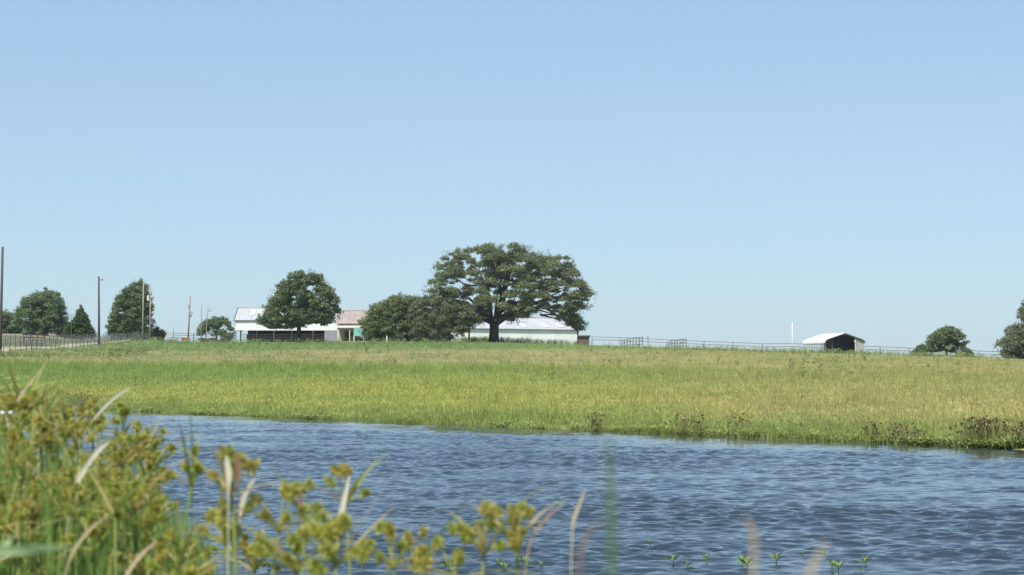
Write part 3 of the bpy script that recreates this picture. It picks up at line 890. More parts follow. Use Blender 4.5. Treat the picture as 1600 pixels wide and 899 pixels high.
def tree(name, label, cat, D, poly, base, fork, leaf_mat, bark, depth, lobe_r, leaf, dens, holes=(), trunk_r=.3, limbs=None, group=None, seed=1,
         flat=.72, nlimb=12, under=-.3, inset=.78, gap=.30):
    """poly: outline of the crown in photo rows and columns at distance D; the crown fills it with real depth"""
    r_ = np.random.default_rng(seed); s = FPX / D
    q_ = []
    for (x1, y1), (x2, y2) in zip(poly, poly[1:] + poly[:1]):      # roughen the outline
        m_ = max(1, int(math.hypot(x2 - x1, y2 - y1) / 6))
        for t in range(m_):
            q_.append((x1 + (x2 - x1) * t / m_ + r_.normal(0, .17 * s * lobe_r), y1 + (y2 - y1) * t / m_ + r_.normal(0, .15 * s * lobe_r)))
    poly = q_
    P = np.array(poly, float)
    cx, cy = (P[:, 0].min() + P[:, 0].max()) / 2, (P[:, 1].min() + P[:, 1].max()) / 2
    hx, hy = (P[:, 0].max() - P[:, 0].min()) / 2, (P[:, 1].max() - P[:, 1].min()) / 2
    bx = (base[0] - 800) / FPX * D; bz = gz(bx, D)
    root = empty(name, (bx, D, bz)); tag(root, label, cat, group)
    o = np.array((bx, D, bz))
    # lobes: clouds of foliage kept apart from each other
    N = 6000
    qx = r_.uniform(P[:, 0].min(), P[:, 0].max(), N); qy = r_.uniform(P[:, 1].min(), P[:, 1].max(), N)
    rr = lobe_r * r_.uniform(.5, 1.3, N) * s
    ok = in_poly(qx, qy, poly)
    for ax, ay in ((inset, 0), (-inset, 0), (0, inset * .6), (0, -inset * .8)): ok &= in_poly(qx + ax * rr, qy + ay * rr, poly)
    for (hx_, hy_, ha, hb) in holes:
        ok &= ((qx - hx_) / (ha + rr * .62)) ** 2 + ((qy - hy_) / (hb + rr * .5)) ** 2 > 1
    ok &= fbm(qx / (s * lobe_r * 1.9), qy / (s * lobe_r * 1.5), seed + 200, 2) > gap
    qx, qy, rr = qx[ok], qy[ok], rr[ok]
    rad = np.clip(((qx - cx) / hx) ** 2 + ((qy - cy) / (hy * 1.15)) ** 2, 0, .96)
    qd = r_.uniform(-1, 1, len(qx)) * depth * np.sqrt(1 - rad)
    wx = (qx - 800) / FPX * D; wz = np.array([zpix(v, D) for v in qy]); wy = D + qd
    keep = []
    for i in range(len(qx)):
        p = np.array((wx[i], wy[i], wz[i])); good = True
        for j in keep:
            dd = p - np.array((wx[j], wy[j], wz[j])); dd[2] *= 1.25
            if dd @ dd < (0.52 * (rr[i] + rr[j]) / s) ** 2: good = False; break
        if good: keep.append(i)
        if len(keep) > 420: break
    C0 = np.stack([wx[keep], wy[keep], wz[keep]], 1) - o; LR = rr[keep] / s
    V, Fc, A = [], [], []
    for c, lr in zip(C0, LR):
        n = int(dens * lr * lr)
        th = r_.uniform(0, 2 * math.pi, n); cz = r_.uniform(under, 1, n); sq = np.sqrt(1 - cz * cz)
        d = np.stack([sq * np.cos(th), sq * np.sin(th), cz], 1)
        bump = 0.72 + 0.5 * fbm(th * 2.1 + c[0] * 3, cz * 3.3 + c[2], int(seed), 2)
        k = (r_.uniform(.12, 1.0, n) ** .5) * bump * np.where(r_.uniform(0, 1, n) < .14, r_.uniform(1.0, 1.35, n), 1)
        p = c + d * (lr * k)[:, None] * np.array((1, 1, flat)) + r_.normal(0, leaf * .35, (n, 3))
        nr = d * .7 + r_.normal(0, .62, (n, 3)) + np.array((0, 0, .25)); nr /= np.linalg.norm(nr, axis=1)[:, None]
        t1 = np.cross(nr, r_.normal(0, 1, (n, 3))); t1 /= np.linalg.norm(t1, axis=1)[:, None] + 1e-9
        t2 = np.cross(nr, t1); sz = leaf * r_.uniform(.6, 1.35, n)[:, None]
        q = np.stack([p - t1 * sz * .5, p + t2 * sz * .33 + nr * sz * .08, p + t1 * sz * .5, p - t2 * sz * .33 + nr * sz * .08], 1).reshape(-1, 3)
        V.append(q)
        lobe_v = r_.uniform(.0, .35)
        A.append(np.repeat(np.clip(lobe_v + r_.uniform(0, .8, n) ** 1.4, 0, 1), 4))
    # loose twigs that break the outline
    per = np.linalg.norm(np.roll(P, -1, 0) - P, axis=1); nt_ = int(per.sum() / s / (lobe_r * .33))
    for e_ in r_.choice(len(P), nt_, p=per / per.sum()):
        t = r_.uniform(0, 1); q = P[e_] * (1 - t) + P[(e_ + 1) % len(P)] * t
        if q[1] > cy + hy * .8: continue
        q = q + (np.array((cx, cy)) - q) * r_.uniform(-.05, .12)
        if any(((q[0] - a_) / b_) ** 2 + ((q[1] - c_) / d_) ** 2 < 1.5 for a_, c_, b_, d_ in holes): continue
        c = np.array(((q[0] - 800) / FPX * D, D + r_.normal(0, depth * .22), zpix(q[1], D))) - o
        n = int(r_.integers(14, 46)); tl = lobe_r * r_.uniform(.22, .55)
        p = c + r_.normal(0, 1, (n, 3)) * tl * np.array((.55, .55, .5)) + np.outer(r_.uniform(-.5, .8, n), np.array((r_.normal(0, .4), 0, .5))) * tl
        nr = r_.normal(0, .7, (n, 3)) + np.array((0, -.2, .45)); nr /= np.linalg.norm(nr, axis=1)[:, None]
        t1 = np.cross(nr, r_.normal(0, 1, (n, 3))); t1 /= np.linalg.norm(t1, axis=1)[:, None] + 1e-9
        t2 = np.cross(nr, t1); sz = leaf * r_.uniform(.55, 1.1, n)[:, None]
        V.append(np.stack([p - t1 * sz * .5, p + t2 * sz * .33, p + t1 * sz * .5, p - t2 * sz * .33], 1).reshape(-1, 3))
        A.append(np.repeat(r_.uniform(.1, .9, n), 4))
    V = np.concatenate(V); A = np.concatenate(A)
    Fc = np.arange(len(V)).reshape(-1, 4)
    add('crown', np_mesh('crown', V, Fc, leaf_mat, False, {'lc': ('FLOAT', A)}), root)
    # trunk
    fk = np.array(((fork[0] - 800) / FPX * D, D, zpix(fork[1], D))) - o
    mb = MB(); fx, fz = fk[0], fk[2]
    mb.tube([(0, 0, -.4), (fx * .1, 0, max(.1, fz * .12)), (fx * .5, 0.05, fz * .55), (fx, 0, fz), (fx, 0, fz + trunk_r * .6)],
            [trunk_r * 1.35, trunk_r * 1.12, trunk_r * .95, trunk_r * 1.0, trunk_r * .5], 10)
    mb.build('trunk', bark, root, True)
    mb = MB()
    for pl, r0, r1, dy in (limbs or []):
        pts = []
        for k, (a, b_) in enumerate(pl):
            t = k / (len(pl) - 1)
            pts.append(((a - 800) / FPX * D - o[0], dy * t, zpix(b_, D) - o[2]))
        # smooth the polyline
        for _ in range(2):
            q = [pts[0]]
            for u, v in zip(pts[:-1], pts[1:]):
                u, v = Vector(u), Vector(v); q += [u.lerp(v, .25), u.lerp(v, .75)]
            pts = q + [pts[-1]]
        mb.tube(pts, [r0 + (r1 - r0) * k / (len(pts) - 1) for k in range(len(pts))], 7)
    sel = r_.permutation(len(C0))[:nlimb]
    for i in sel:
        st = Vector(fk) + Vector((0, 0, -.1)); e = Vector(C0[i]); h = (e - st).length
        tube_np(mb, st, e, Vector((r_.normal(0, .09), r_.normal(0, .09), r_.normal(.06, .07))) * h, min(trunk_r * .42, .05 + .022 * h), .03, 5, 6)
        for j in np.argsort(((C0 - C0[i]) ** 2).sum(1))[1:3]:
            m_ = st.lerp(e, .6) + Vector((0, 0, .1 * h * .9))
            tube_np(mb, m_, Vector(C0[j]), (0, 0, .15), .02 + .010 * h, .02, 4, 3)
    if mb.v: mb.build('limbs', bark, root, True)
    return root


OAK = [(664, 474), (669, 452), (678, 430), (688, 412), (703, 396), (720, 390), (745, 384), (770, 383), (790, 388), (805, 383), (822, 386), (838, 395), (855, 398),
       (866, 402), (878, 398), (892, 405), (900, 420), (908, 436), (915, 448), (926, 460), (924, 474), (911, 482), (909, 497), (914, 512), (916, 525), (903, 526),
       (893, 512), (880, 503), (868, 492), (856, 484), (846, 485), (833, 489), (822, 499), (811, 508), (798, 502), (786, 494), (776, 484), (768, 480), (758, 500),
       (746, 507), (735, 505), (728, 517), (704, 520), (672, 508)]
tree('oak_tree', 'huge spreading live oak with thick dark trunk on the crest', 'tree', 300, OAK, (771.5, 533), (772.5, 503), M['leaf_oak'], M['bark'], 8.5, 1.02, .215, 470,
     holes=((748, 407, 2.5, 4), (791, 417, 5, 1.5), (713, 447, 4, 1), (773, 486, 4, 4), (868, 463, 2, 1)), trunk_r=.78, seed=4, nlimb=11, inset=.46, gap=.19,
     limbs=[([(770, 506), (758, 500), (745, 495), (730, 486), (712, 478)], .42, .10, -2),
            ([(770, 504), (766, 490), (765, 470), (757, 445), (748, 420)], .45, .08, 2),
            ([(775, 504), (781, 488), (787, 470), (792, 445), (800, 415)], .55, .08, -1),
            ([(776, 507), (786, 500), (797, 494), (812, 489), (830, 483)], .38, .12, -3),
            ([(783, 480), (805, 472), (828, 482), (850, 480), (866, 491), (884, 502), (896, 514), (905, 520)], .30, .05, -2.5),
            ([(858, 485), (866, 486), (874, 488), (880, 484)], .10, .03, -2.5),
            ([(745, 447), (728, 446), (712, 437), (700, 430)], .16, .04, -3),
            ([(748, 420), (757, 408), (765, 398)], .12, .03, 1), ([(775, 440), (790, 424), (800, 410)], .14, .03, -2)])
tree('shade_tree', 'dense round shade tree standing in front of the white barn', 'tree', 312,
     [(404, 503), (410, 488), (413, 477), (425, 467), (430, 454), (443, 439), (454, 430), (470, 425), (489, 424), (502, 430), (510, 443), (520, 453), (528, 468), (533, 486), (524, 495), (515, 505), (505, 515),
      (490, 517), (476, 510), (462, 515), (445, 518), (430, 516), (411, 513)], (467, 534), (467, 510), M['leaf_mid'], M['bark'], 5.6, .80, .23, 420, trunk_r=.36, seed=5,
     holes=((487, 455, 5, 3), (463, 468, 2, 3)))
tree('broad_bush', 'broad low green bush between the red-roofed house and the oak', 'bush', 304,
     [(562, 512), (562, 497), (573, 485), (586, 476), (600, 469), (620, 462), (642, 461), (660, 468), (668, 490), (668, 538), (590, 538), (572, 532)], (612, 534), (614, 520),
     M['leaf_bush'], M['bark_grey'], 4.2, .72, .21, 400, trunk_r=.2, seed=6, under=-.7, gap=.18)
tree('small_tree', 'grey-green small tree with thin trunk under the left side of the oak', 'tree', 296,
     [(638, 482), (653, 466), (672, 460), (692, 460), (712, 470), (736, 480), (745, 496), (741, 512), (729, 519), (716, 524), (702, 536), (660, 537), (644, 515)], (733, 534), (733, 505),
     M['leaf_grey'], M['bark_grey'], 3.4, .66, .20, 380, trunk_r=.14, seed=7, under=-.7)
tree('far_tree', 'low tree clump cut off by the left edge behind the fences', 'tree', 335, [(-34, 526), (-34, 494), (-10, 485), (10, 488), (24, 492), (33, 498), (37, 510), (32, 526)], (2, 522), (2, 510),
     M['leaf_pale'], M['bark_grey'], 4, .95, .26, 330, trunk_r=.22, seed=8, under=-.6)
tree('pale_tree', 'large rounded pale green tree behind the fences at the left', 'tree', 322,
     [(25, 492), (27, 480), (38, 466), (56, 457), (74, 451), (90, 457), (97, 473), (103, 490), (107, 505), (105, 528), (40, 528), (30, 508)], (68, 524), (68, 500),
     M['leaf_pale'], M['bark_grey'], 4.2, .72, .22, 360, trunk_r=.28, seed=9, under=-.6, gap=.36, holes=((41, 500, 4, 4), (46, 478, 2, 2)))
tree('conifer', 'small dark pointed conifer left of the tall dark pole', 'tree', 300,
     [(98, 526), (103, 510), (112, 503), (118, 494), (122, 486), (126, 478), (130, 487), (135, 495), (140, 505), (144, 512), (152, 522), (149, 530), (102, 530)], (126, 528), (126, 515), M['leaf_conifer'], M['bark'], 1.7, .36, .17, 900,
     trunk_r=.14, seed=10, under=-.5, flat=.55)
tree('dense_tree', 'tall dense dark green tree behind the two grey poles', 'tree', 318,
     [(165, 522), (167, 508), (173, 494), (177, 479), (181, 466), (193, 455), (207, 445), (223, 439), (233, 453), (237, 480), (240, 505), (241, 534), (178, 537), (170, 532)], (206, 530), (206, 505),
     M['leaf_mid'], M['bark'], 3.4, .68, .21, 420, trunk_r=.3, seed=11, under=-.6)
tree('low_shrub', 'small dark shrub right of the tall dense tree', 'shrub', 322, [(234, 536), (236, 517), (244, 511), (253, 514), (260, 521), (252, 537)], (246, 533), (246, 527), M['leaf_mid'], M['bark'], .9, .5, .18, 700, trunk_r=.08, seed=12, under=-.6)
tree('airy_tree', 'airy pale tree with gaps left of the white barn', 'tree', 362,
     [(306, 537), (308, 511), (318, 502), (334, 497), (346, 494), (357, 500), (364, 511), (365, 527), (356, 540)], (338, 535), (338, 520), M['leaf_pale'], M['bark_grey'], 2.6, .55, .20, 420, trunk_r=.2, seed=13,
     holes=((331, 519, 3, 3), (324, 527, 4, 4), (344, 528, 4, 3)), under=-.4, gap=.42)
tree('crest_tree', 'round dark tree on the skyline right of the carport', 'tree', 283,
     [(1446, 548), (1448, 536), (1455, 524), (1465, 515), (1480, 511), (1495, 514), (1504, 524), (1512, 536), (1508, 543), (1498, 543), (1492, 552), (1466, 554), (1454, 550)], (1479, 556), (1479, 542),
     M['leaf_mid'], M['bark'], 2.7, .55, .19, 460, trunk_r=.2, seed=14, gap=.38, holes=((1474, 536, 2.5, 5), (1464, 543, 3, 2), (1490, 540, 4, 2), (1482, 545, 3, 2)))
tree('low_shrub', 'spreading low shrub at the left foot of the skyline tree', 'shrub', 281, [(1424, 553), (1434, 541), (1446, 538), (1455, 545), (1456, 559), (1428, 558)], (1442, 556), (1442, 550), M['leaf_mid'], M['bark'], 1, .5, .18, 600, trunk_r=.07, seed=15, under=-.6)
tree('low_shrub', 'small dark shrub at the right of the skyline tree', 'shrub', 281, [(1488, 560), (1496, 548), (1508, 543), (1520, 550), (1522, 561)], (1508, 557), (1508, 553), M['leaf_mid'], M['bark'], .8, .45, .16, 700, trunk_r=.06, seed=16, under=-.6)
tree('edge_tree', 'grey-green tree cut off by the right edge of the photo', 'tree', 280,
     [(1559, 553), (1563, 540), (1572, 525), (1584, 511), (1592, 497), (1600, 482), (1620, 464), (1655, 456), (1690, 484), (1708, 530), (1702, 568), (1566, 568)], (1640, 564), (1640, 530),
     M['leaf_grey'], M['bark_grey'], 6, .95, .24, 400, trunk_r=.35, seed=17, under=-.6)
# bare sapling
D = 296; x0 = (111 - 800) / FPX * D; z0 = gz(x0, D)
root = empty('bare_sapling', (x0, D, z0)); tag(root, 'thin bare sapling beside the conifer', 'sapling')
h = zpix(490, D) - z0
MB().tube([(0, 0, -.2), (.05, 0, h * .5), (-.03, 0, h)], [.06, .045, .02], 5).build('stem', M['bark_grey'], root)
for t, dx in ((.55, .5), (.7, -.35), (.82, .4), (.9, .6)):
    MB().tube([(0, 0, h * t), (dx, .1, h * t + .5)], [.025, .012], 4).build('twig', M['bark_grey'], root)

# ------------------------------------------------------------------ grasses and herbs (scattered plants nobody could count)
def proto(name, mb, mat, attr=None):
    me = mb.mesh(name, mat)
    return bpy.data.objects.new(name, me)


def tuft(name, n, rad, h0, h1, w, lean, mat, seed):
    r_ = random.Random(seed); mb = MB()
    for i in range(n):
        a = r_.uniform(0, 6.28); q = rad * math.sqrt(r_.random()); x, y = q * math.cos(a), q * math.sin(a)
        h = r_.uniform(h0, h1); b_ = r_.uniform(0, 6.28); l = lean * r_.uniform(.2, 1) * h
        dx, dy = l * math.cos(b_), l * math.sin(b_); c = r_.uniform(0, 6.28)
        ww = w * r_.uniform(.7, 1.3)
        mb.blade([(x, y, -.05), (x + dx * .35, y + dy * .35, h * .6), (x + dx, y + dy, h)], [ww, ww * .8, ww * .12], (math.cos(c), math.sin(c), 0))
    return proto(name, mb, mat)


def scatter(name, label, pts, scl, cols, protos, cat=None):
    n = len(pts)
    me = bpy.data.meshes.new(name); me.vertices.add(n); me.vertices.foreach_set('co', np.ascontiguousarray(pts, np.float32).ravel())
    for nm, kind, dat, key in (('rz', 'FLOAT', rng.uniform(0, 6.28, n), 'value'), ('scl', 'FLOAT', scl, 'value'), ('gcol', 'FLOAT_COLOR', cols, 'color'),
                               ('pick', 'INT', rng.integers(0, len(protos), n), 'value')):
        a = me.attributes.new(nm, kind, 'POINT'); a.data.foreach_set(key, np.ascontiguousarray(dat, np.int32 if kind == 'INT' else np.float32).ravel())
    o = add(name, me)
    ng = bpy.data.node_groups.new(name, 'GeometryNodeTree')
    ng.interface.new_socket('Geometry', in_out='INPUT', socket_type='NodeSocketGeometry')
    ng.interface.new_socket('Geometry', in_out='OUTPUT', socket_type='NodeSocketGeometry')
    N = ng.nodes; L_ = ng.links
    gi = N.new('NodeGroupInput'); go = N.new('NodeGroupOutput'); ip = N.new('GeometryNodeInstanceOnPoints')
    jn = N.new('GeometryNodeJoinGeometry')
    for p in reversed(protos):
        oi = N.new('GeometryNodeObjectInfo'); oi.inputs['Object'].default_value = p; oi.inputs['As Instance'].default_value = True
        L_.new(oi.outputs['Geometry'], jn.inputs[0])
    def na(nm, t):
        q = N.new('GeometryNodeInputNamedAttribute'); q.data_type = t; q.inputs['Name'].default_value = nm; return q.outputs['Attribute']
    cx = N.new('ShaderNodeCombineXYZ'); L_.new(na('rz', 'FLOAT'), cx.inputs['Z'])
    L_.new(gi.outputs[0], ip.inputs['Points']); L_.new(jn.outputs[0], ip.inputs['Instance'])
    ip.inputs['Pick Instance'].default_value = True
    L_.new(na('pick', 'INT'), ip.inputs['Instance Index']); L_.new(cx.outputs[0], ip.inputs['Rotation']); L_.new(na('scl', 'FLOAT'), ip.inputs['Scale'])
    L_.new(ip.outputs[0], go.inputs[0])
    md = o.modifiers.new('scatter', 'NODES'); md.node_group = ng
    tag(o, label, cat, kind='stuff')
    return o


def view_pts(n, d0f, d1, px0=-260, px1=1860, pw=1.0):
    px = rng.uniform(px0, px1, n)
    sd = np.interp(np.clip(px, -39, 1799), PXG, SHG) + d0f
    D = sd + (d1 - sd) * rng.uniform(0, 1, n) ** pw
    return (px - 800) / FPX * D, D, px, sd


def not_lane(x, y): return ~((x < F1(y) + .3) & (x > F2(y) - .3) & (y > 150))


GR = [tuft('grass_tuft', 16, .48, .07, .23, .019, 1.1, M['grass'], 30 + k) for k in range(4)]
GT = [tuft('tall_grass_tuft', 12, .36, .28, .62, .012, .35, M['grass'], 40 + k) for k in range(3)]

x, y, px, sd = view_pts(95000, 0.3, 292)
k = not_lane(x, y); x, y, px, sd = x[k], y[k], px[k], sd[k]
edge = np.interp(px, [0, 400, 800, 1600], [166, 160, 150, 128])
sc = (0.75 + 0.0022 * y) * rng.uniform(.7, 1.25, len(x)) * np.where(y > edge + 5, 0.78, 1.0)
c = gcolor(x, y); c[:, :3] *= rng.uniform(.90, 1.14, (len(x), 1)) * (1 + rng.normal(0, .05, (len(x), 3)))
scatter('field_grass', 'yellow-green pasture grass covering the hillside', np.stack([x, y, zg(x, y)], 1), sc, c, GR, 'grass')
# tall fresh grass in the middle band and tall stalks scattered through the sward
x, y, px, sd = view_pts(26000, 2, 200)
edge = np.interp(px, [0, 400, 800, 1600], [166, 160, 150, 128]) + 26 * (fbm(x / 16, y / 10, 21) - .5) * -1
pr = .8 * np.exp(-((y - edge + 10) / 13) ** 2) * np.interp(px, [0, 600, 1000, 1700], [1, .85, .4, .2]) + 0.05 + .2 * sstep(.55, .7, fbm(x / 7, y / 5, 61))
k = rng.uniform(0, 1, len(x)) < pr; x, y, px = x[k], y[k], px[k]
c = gcolor(x, y); c[:, :3] *= rng.uniform(.75, 1.15, (len(x), 1)) * np.array((.95, 1, .9))
scatter('tall_grass', 'taller fresh green grass band across the pasture', np.stack([x, y, zg(x, y)], 1), rng.uniform(.7, 1.25, len(x)), c, GT, 'grass')

# rank dark green growth along the water and low pale herbs at the waterline
px = rng.uniform(-150, 1750, 9000); s_ = np.abs(rng.normal(0, 1, 9000)) * 4.2 - 1.2
D = np.interp(np.clip(px, -39, 1799), PXG, SHG) + s_; x = (px - 800) / FPX * D; y = D
k = fbm(x / 4, y / 3, 71) + .25 * rng.uniform(-1, 1, len(x)) > .60
x, y = x[k], y[k]; c = gcolor(x, y); c[:, :3] *= rng.uniform(.7, 1.1, (len(x), 1)) * np.array((.95, 1, .9))
scatter('bank_grass', 'rank dark green grass along the far waterline', np.stack([x, y, zg(x, y)], 1), rng.uniform(.35, .75, len(x)), c, GT + GR, 'grass')


def herb(name, mat, seed, n=9, h=.16, l=.09):
    r_ = random.Random(seed); mb = MB()
    for i in range(n):
        a = r_.uniform(0, 6.28); q = r_.uniform(.02, .22); x, y, z = q * math.cos(a), q * math.sin(a), r_.uniform(.02, h)
        b_ = r_.uniform(0, 6.28); e = Vector((math.cos(b_), math.sin(b_), r_.uniform(-.2, .7))).normalized(); sd_ = e.cross(Vector((0, 0, 1))).normalized()
        p = Vector((x, y, z)); ll = l * r_.uniform(.7, 1.3)
        mb.quad(p, p + e * ll * .5 + sd_ * ll * .28, p + e * ll, p + e * ll * .5 - sd_ * ll * .28)
    return proto(name, mb, mat)


HB = [herb('herb', M['grass'], 50 + k) for k in range(3)]
px = rng.uniform(-150, 1750, 9000); s_ = np.abs(rng.normal(0, .75, 9000)) - .35
D = np.interp(np.clip(px, -39, 1799), PXG, SHG) + s_ + .4; x = (px - 800) / FPX * D; y = D
k = fbm(x / 2.5, y / 2.5, 91) + .2 * rng.uniform(-1, 1, len(x)) > .60; x, y = x[k], y[k]
c = np.concatenate([np.array((.22, .26, .075)) * rng.uniform(.6, 1.2, (len(x), 1)), np.ones((len(x), 1))], 1)
scatter('waterline_herbs', 'low pale green herbs floating at the far waterline', np.stack([x, y, np.maximum(zg(x, y), -.03)], 1), rng.uniform(.7, 1.4, len(x)), c, HB, 'herbs')

# pale flowering weeds and dark broad weeds in the field
WD = [herb('weed', M['grass'], 60 + k, 26, .55, .17) for k in range(3)]
x, y, px, sd = view_pts(5200, 60, 290)
cl = fbm(x / 6, y / 4, 101)
k = (cl > .53) & not_lane(x, y); x, y, px = x[k], y[k], px[k]
pale = rng.uniform(0, 1, len(x)) < .62
c = np.where(pale[:, None], np.array((.27, .28, .14)), np.array((.12, .17, .06))) * rng.uniform(.7, 1.2, (len(x), 1))
c = np.concatenate([c, np.ones((len(x), 1))], 1)
scatter('field_weeds', 'pale flowering weeds dotted over the upper pasture', np.stack([x, y, zg(x, y)], 1), rng.uniform(.6, 1.5, len(x)), c, WD, 'weeds')
# weeds standing along the crest line; the last run imitates the oak's shade before the stable
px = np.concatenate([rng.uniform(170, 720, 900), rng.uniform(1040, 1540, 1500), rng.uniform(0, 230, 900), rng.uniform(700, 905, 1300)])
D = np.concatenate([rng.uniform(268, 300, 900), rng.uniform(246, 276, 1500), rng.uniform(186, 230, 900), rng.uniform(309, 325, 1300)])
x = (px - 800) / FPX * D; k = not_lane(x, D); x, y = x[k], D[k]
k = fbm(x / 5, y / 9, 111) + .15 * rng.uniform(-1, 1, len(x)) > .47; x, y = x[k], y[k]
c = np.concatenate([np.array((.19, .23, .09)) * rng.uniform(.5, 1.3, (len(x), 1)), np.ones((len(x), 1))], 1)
scatter('crest_weeds_and_shade', 'tall green weeds along the crest of the hill, those before the stable added as its dark shade strip', np.stack([x, y, zg(x, y)], 1), rng.uniform(.7, 1.5, len(x)), c, WD, 'weeds')
# yellow flowers
x, y, px, sd = view_pts(420, 8, 140)
k = fbm(x / 5, y / 4, 121) > .56; x, y = x[k], y[k]
FL = [herb('flower', M['grass'], 80, 5, .5, .10)]
c = np.tile(np.array((.50, .42, .06, 1)), (len(x), 1))
scatter('yellow_flowers', 'scattered yellow wildflowers in the lower pasture', np.stack([x, y, zg(x, y) + .25], 1), rng.uniform(.5, 1.0, len(x)), c, FL, 'flowers')

# rush clumps along the far bank
M['rush'] = leafy('rush_stem', (.15, .17, .055), (.32, .32, .12), .35, objrand=False)
M['rush_head'] = plain('rush_head_brown', (.36, .25, .12), .9, var=.2, scale=30)


def rush_clump(label, px, w_px, ytop, off, n, seed, dense=1.0):
    r_ = random.Random(seed)
    D = float(shore_D(px)) + off; x0 = (px - 800) / FPX * D; z0 = gz(x0, D)
    H = zpix(ytop + 5, D) - z0; hw = w_px / 2 / FPX * D
    root = empty('rush_clump', (x0, D, z0)); tag(root, label, 'rushes', 'rush clumps on the far bank')
    st, hd = MB(), MB()
    for i in range(n):
        bx_, by_ = r_.gauss(0, hw * .42), r_.gauss(0, hw * .42)
        f = max(.3, 1 - (bx_ / hw) ** 2 * .35) * r_.uniform(.55, 1.0); h = H * f
        tx, ty = bx_ + r_.gauss(0, .13) * h + bx_ * .25, by_ + r_.gauss(0, .1) * h
        a = r_.uniform(0, 3.14)
        st.blade([(bx_, by_, -.1), ((bx_ * .6 + tx * .4), (by_ * .6 + ty * .4), h * .55), (tx, ty, h)], [.011, .010, .004], (math.cos(a), math.sin(a), 0))
        if r_.random() < .32:
            p = Vector((tx, ty, h * .97))
            for j in range(4):
                d = Vector((r_.gauss(0, 1), r_.gauss(0, 1), r_.gauss(.2, .8))).normalized(); q = p + d * .03
                sd_ = d.cross(Vector((r_.random(), r_.random(), 1))).normalized() * .026
                hd.quad(q - d * .04, q + sd_, q + d * .04, q - sd_)
    o = st.build('stems', M['rush'], root)
    me = o.data; a = me.attributes.new('lc', 'FLOAT', 'POINT'); a.data.foreach_set('value', np.repeat(np.random.default_rng(seed).uniform(0, 1, n), 6).astype(np.float32))
    hd.build('seed_heads', M['rush_head'], root)
    return root


rush_clump('narrow dark rush clump alone at the waterline right of centre', 930, 26, 638, .3, 90, 1)
rush_clump('rush clump with dense brown heads, left of the middle bank group', 1068, 44, 640, .4, 80, 2)
rush_clump('upright rush clump with brown tips, right of the middle bank group', 1094, 30, 643, .3, 50, 3)
rush_clump('sparse tall rush clump beyond the middle bank group', 1152, 60, 640, .8, 55, 4)
rush_clump('thin rush clump standing alone left of the low green bank tuft', 1362, 22, 652, .5, 40, 5)
rush_clump('low wide green-brown rush tuft near the right of the bank', 1410, 60, 655, .5, 130, 6)
rush_clump('largest bushy brown-topped rush clump near the right edge', 1538, 92, 643, .8, 330, 7)
rush_clump('rush clump cut off by the right edge at the waterline', 1600, 50, 652, .4, 110, 8)
rush_clump('brownish rush clump at the left end of the far waterline', 128, 74, 606, .5, 260, 9)

# ------------------------------------------------------------------ foreground sedges on the near bank
def three(name, c0, c1, c2, trans=.3, rough=.6):
    m = leafy(name, c0, c2, trans, objrand=True, rough=rough)
    rp = [n for n in m.node_tree.nodes if n.type == 'VALTORGB'][0].color_ramp
    e = rp.elements.new(.5); e.color = (*c1, 1)
    return m


M['spike'] = three('sedge_spikelets', (.38, .43, .10), (.48, .47, .11), (.50, .43, .13), .45)
M['spike_red'] = three('red_sedge_spikelets', (.34, .17, .08), (.36, .22, .08), (.40, .26, .08), .3)
M['sedge_stem'] = three('sedge_stem', (.10, .18, .05), (.16, .22, .06), (.22, .24, .08), .2)
M['sedge_leaf'] = three('sedge_leaf', (.14, .25, .05), (.22, .31, .07), (.36, .34, .12), .45)
M['bract'] = three('sedge_bract', (.20, .26, .06), (.34, .32, .11), (.48, .36, .18), .35)
M['straw'] = three('dry_straw', (.55, .42, .25), (.62, .50, .33), (.50, .34, .20), .3)
M['papery'] = three('papery_bract', (.74, .66, .52), (.78, .72, .60), (.70, .62, .5), .35)
M['green_blade'] = three('green_blade', (.07, .14, .04), (.09, .16, .045), (.10, .17, .05), .35)
M['pale_blade'] = three('pale_green_blade', (.38, .50, .24), (.42, .52, .28), (.4, .5, .25), .4)
M['dark_straw'] = three('brown_dead_leaf', (.24, .14, .09), (.28, .17, .11), (.22, .13, .09), .3)

rs = random.Random(21)


def spike_mesh(k):
    mb = MB(); l = rs.uniform(.012, .055); R0 = rs.uniform(.0075, .0105)
    c = Vector((rs.uniform(-.006, .006), 0, l))
    mb.tube([(0, 0, 0), (c.x * .4, 0, l * .55), c], [.0011, .0009, .0008], 4, cap=False)
    for sub in range(rs.choice((1, 1, 1, 2))):
        cc = c + (Vector((rs.gauss(0, .006), rs.gauss(0, .006), rs.uniform(-.012, .004))) if sub else Vector((0, 0, 0)))
        el = rs.uniform(.7, 1.9); R1 = R0 * (1 if sub == 0 else rs.uniform(.5, .8)) * (.85 if el > 1.3 else 1)
        for i in range(95):
            z = rs.uniform(-.8, 1); a = rs.uniform(0, 6.28); q = math.sqrt(1 - z * z)
            d = Vector((q * math.cos(a), q * math.sin(a), z * el)); dn = d.normalized()
            sd_ = dn.cross(Vector((rs.gauss(0, 1), rs.gauss(0, 1), rs.gauss(0, 1)))).normalized() * .0015
            f = d * (R1 * rs.uniform(.7, 1.3))
            mb.quad(cc + f * .12, cc + f * .62 + sd_, cc + f, cc + f * .62 - sd_)
    return mb.mesh('flower_spike', M['spike'])


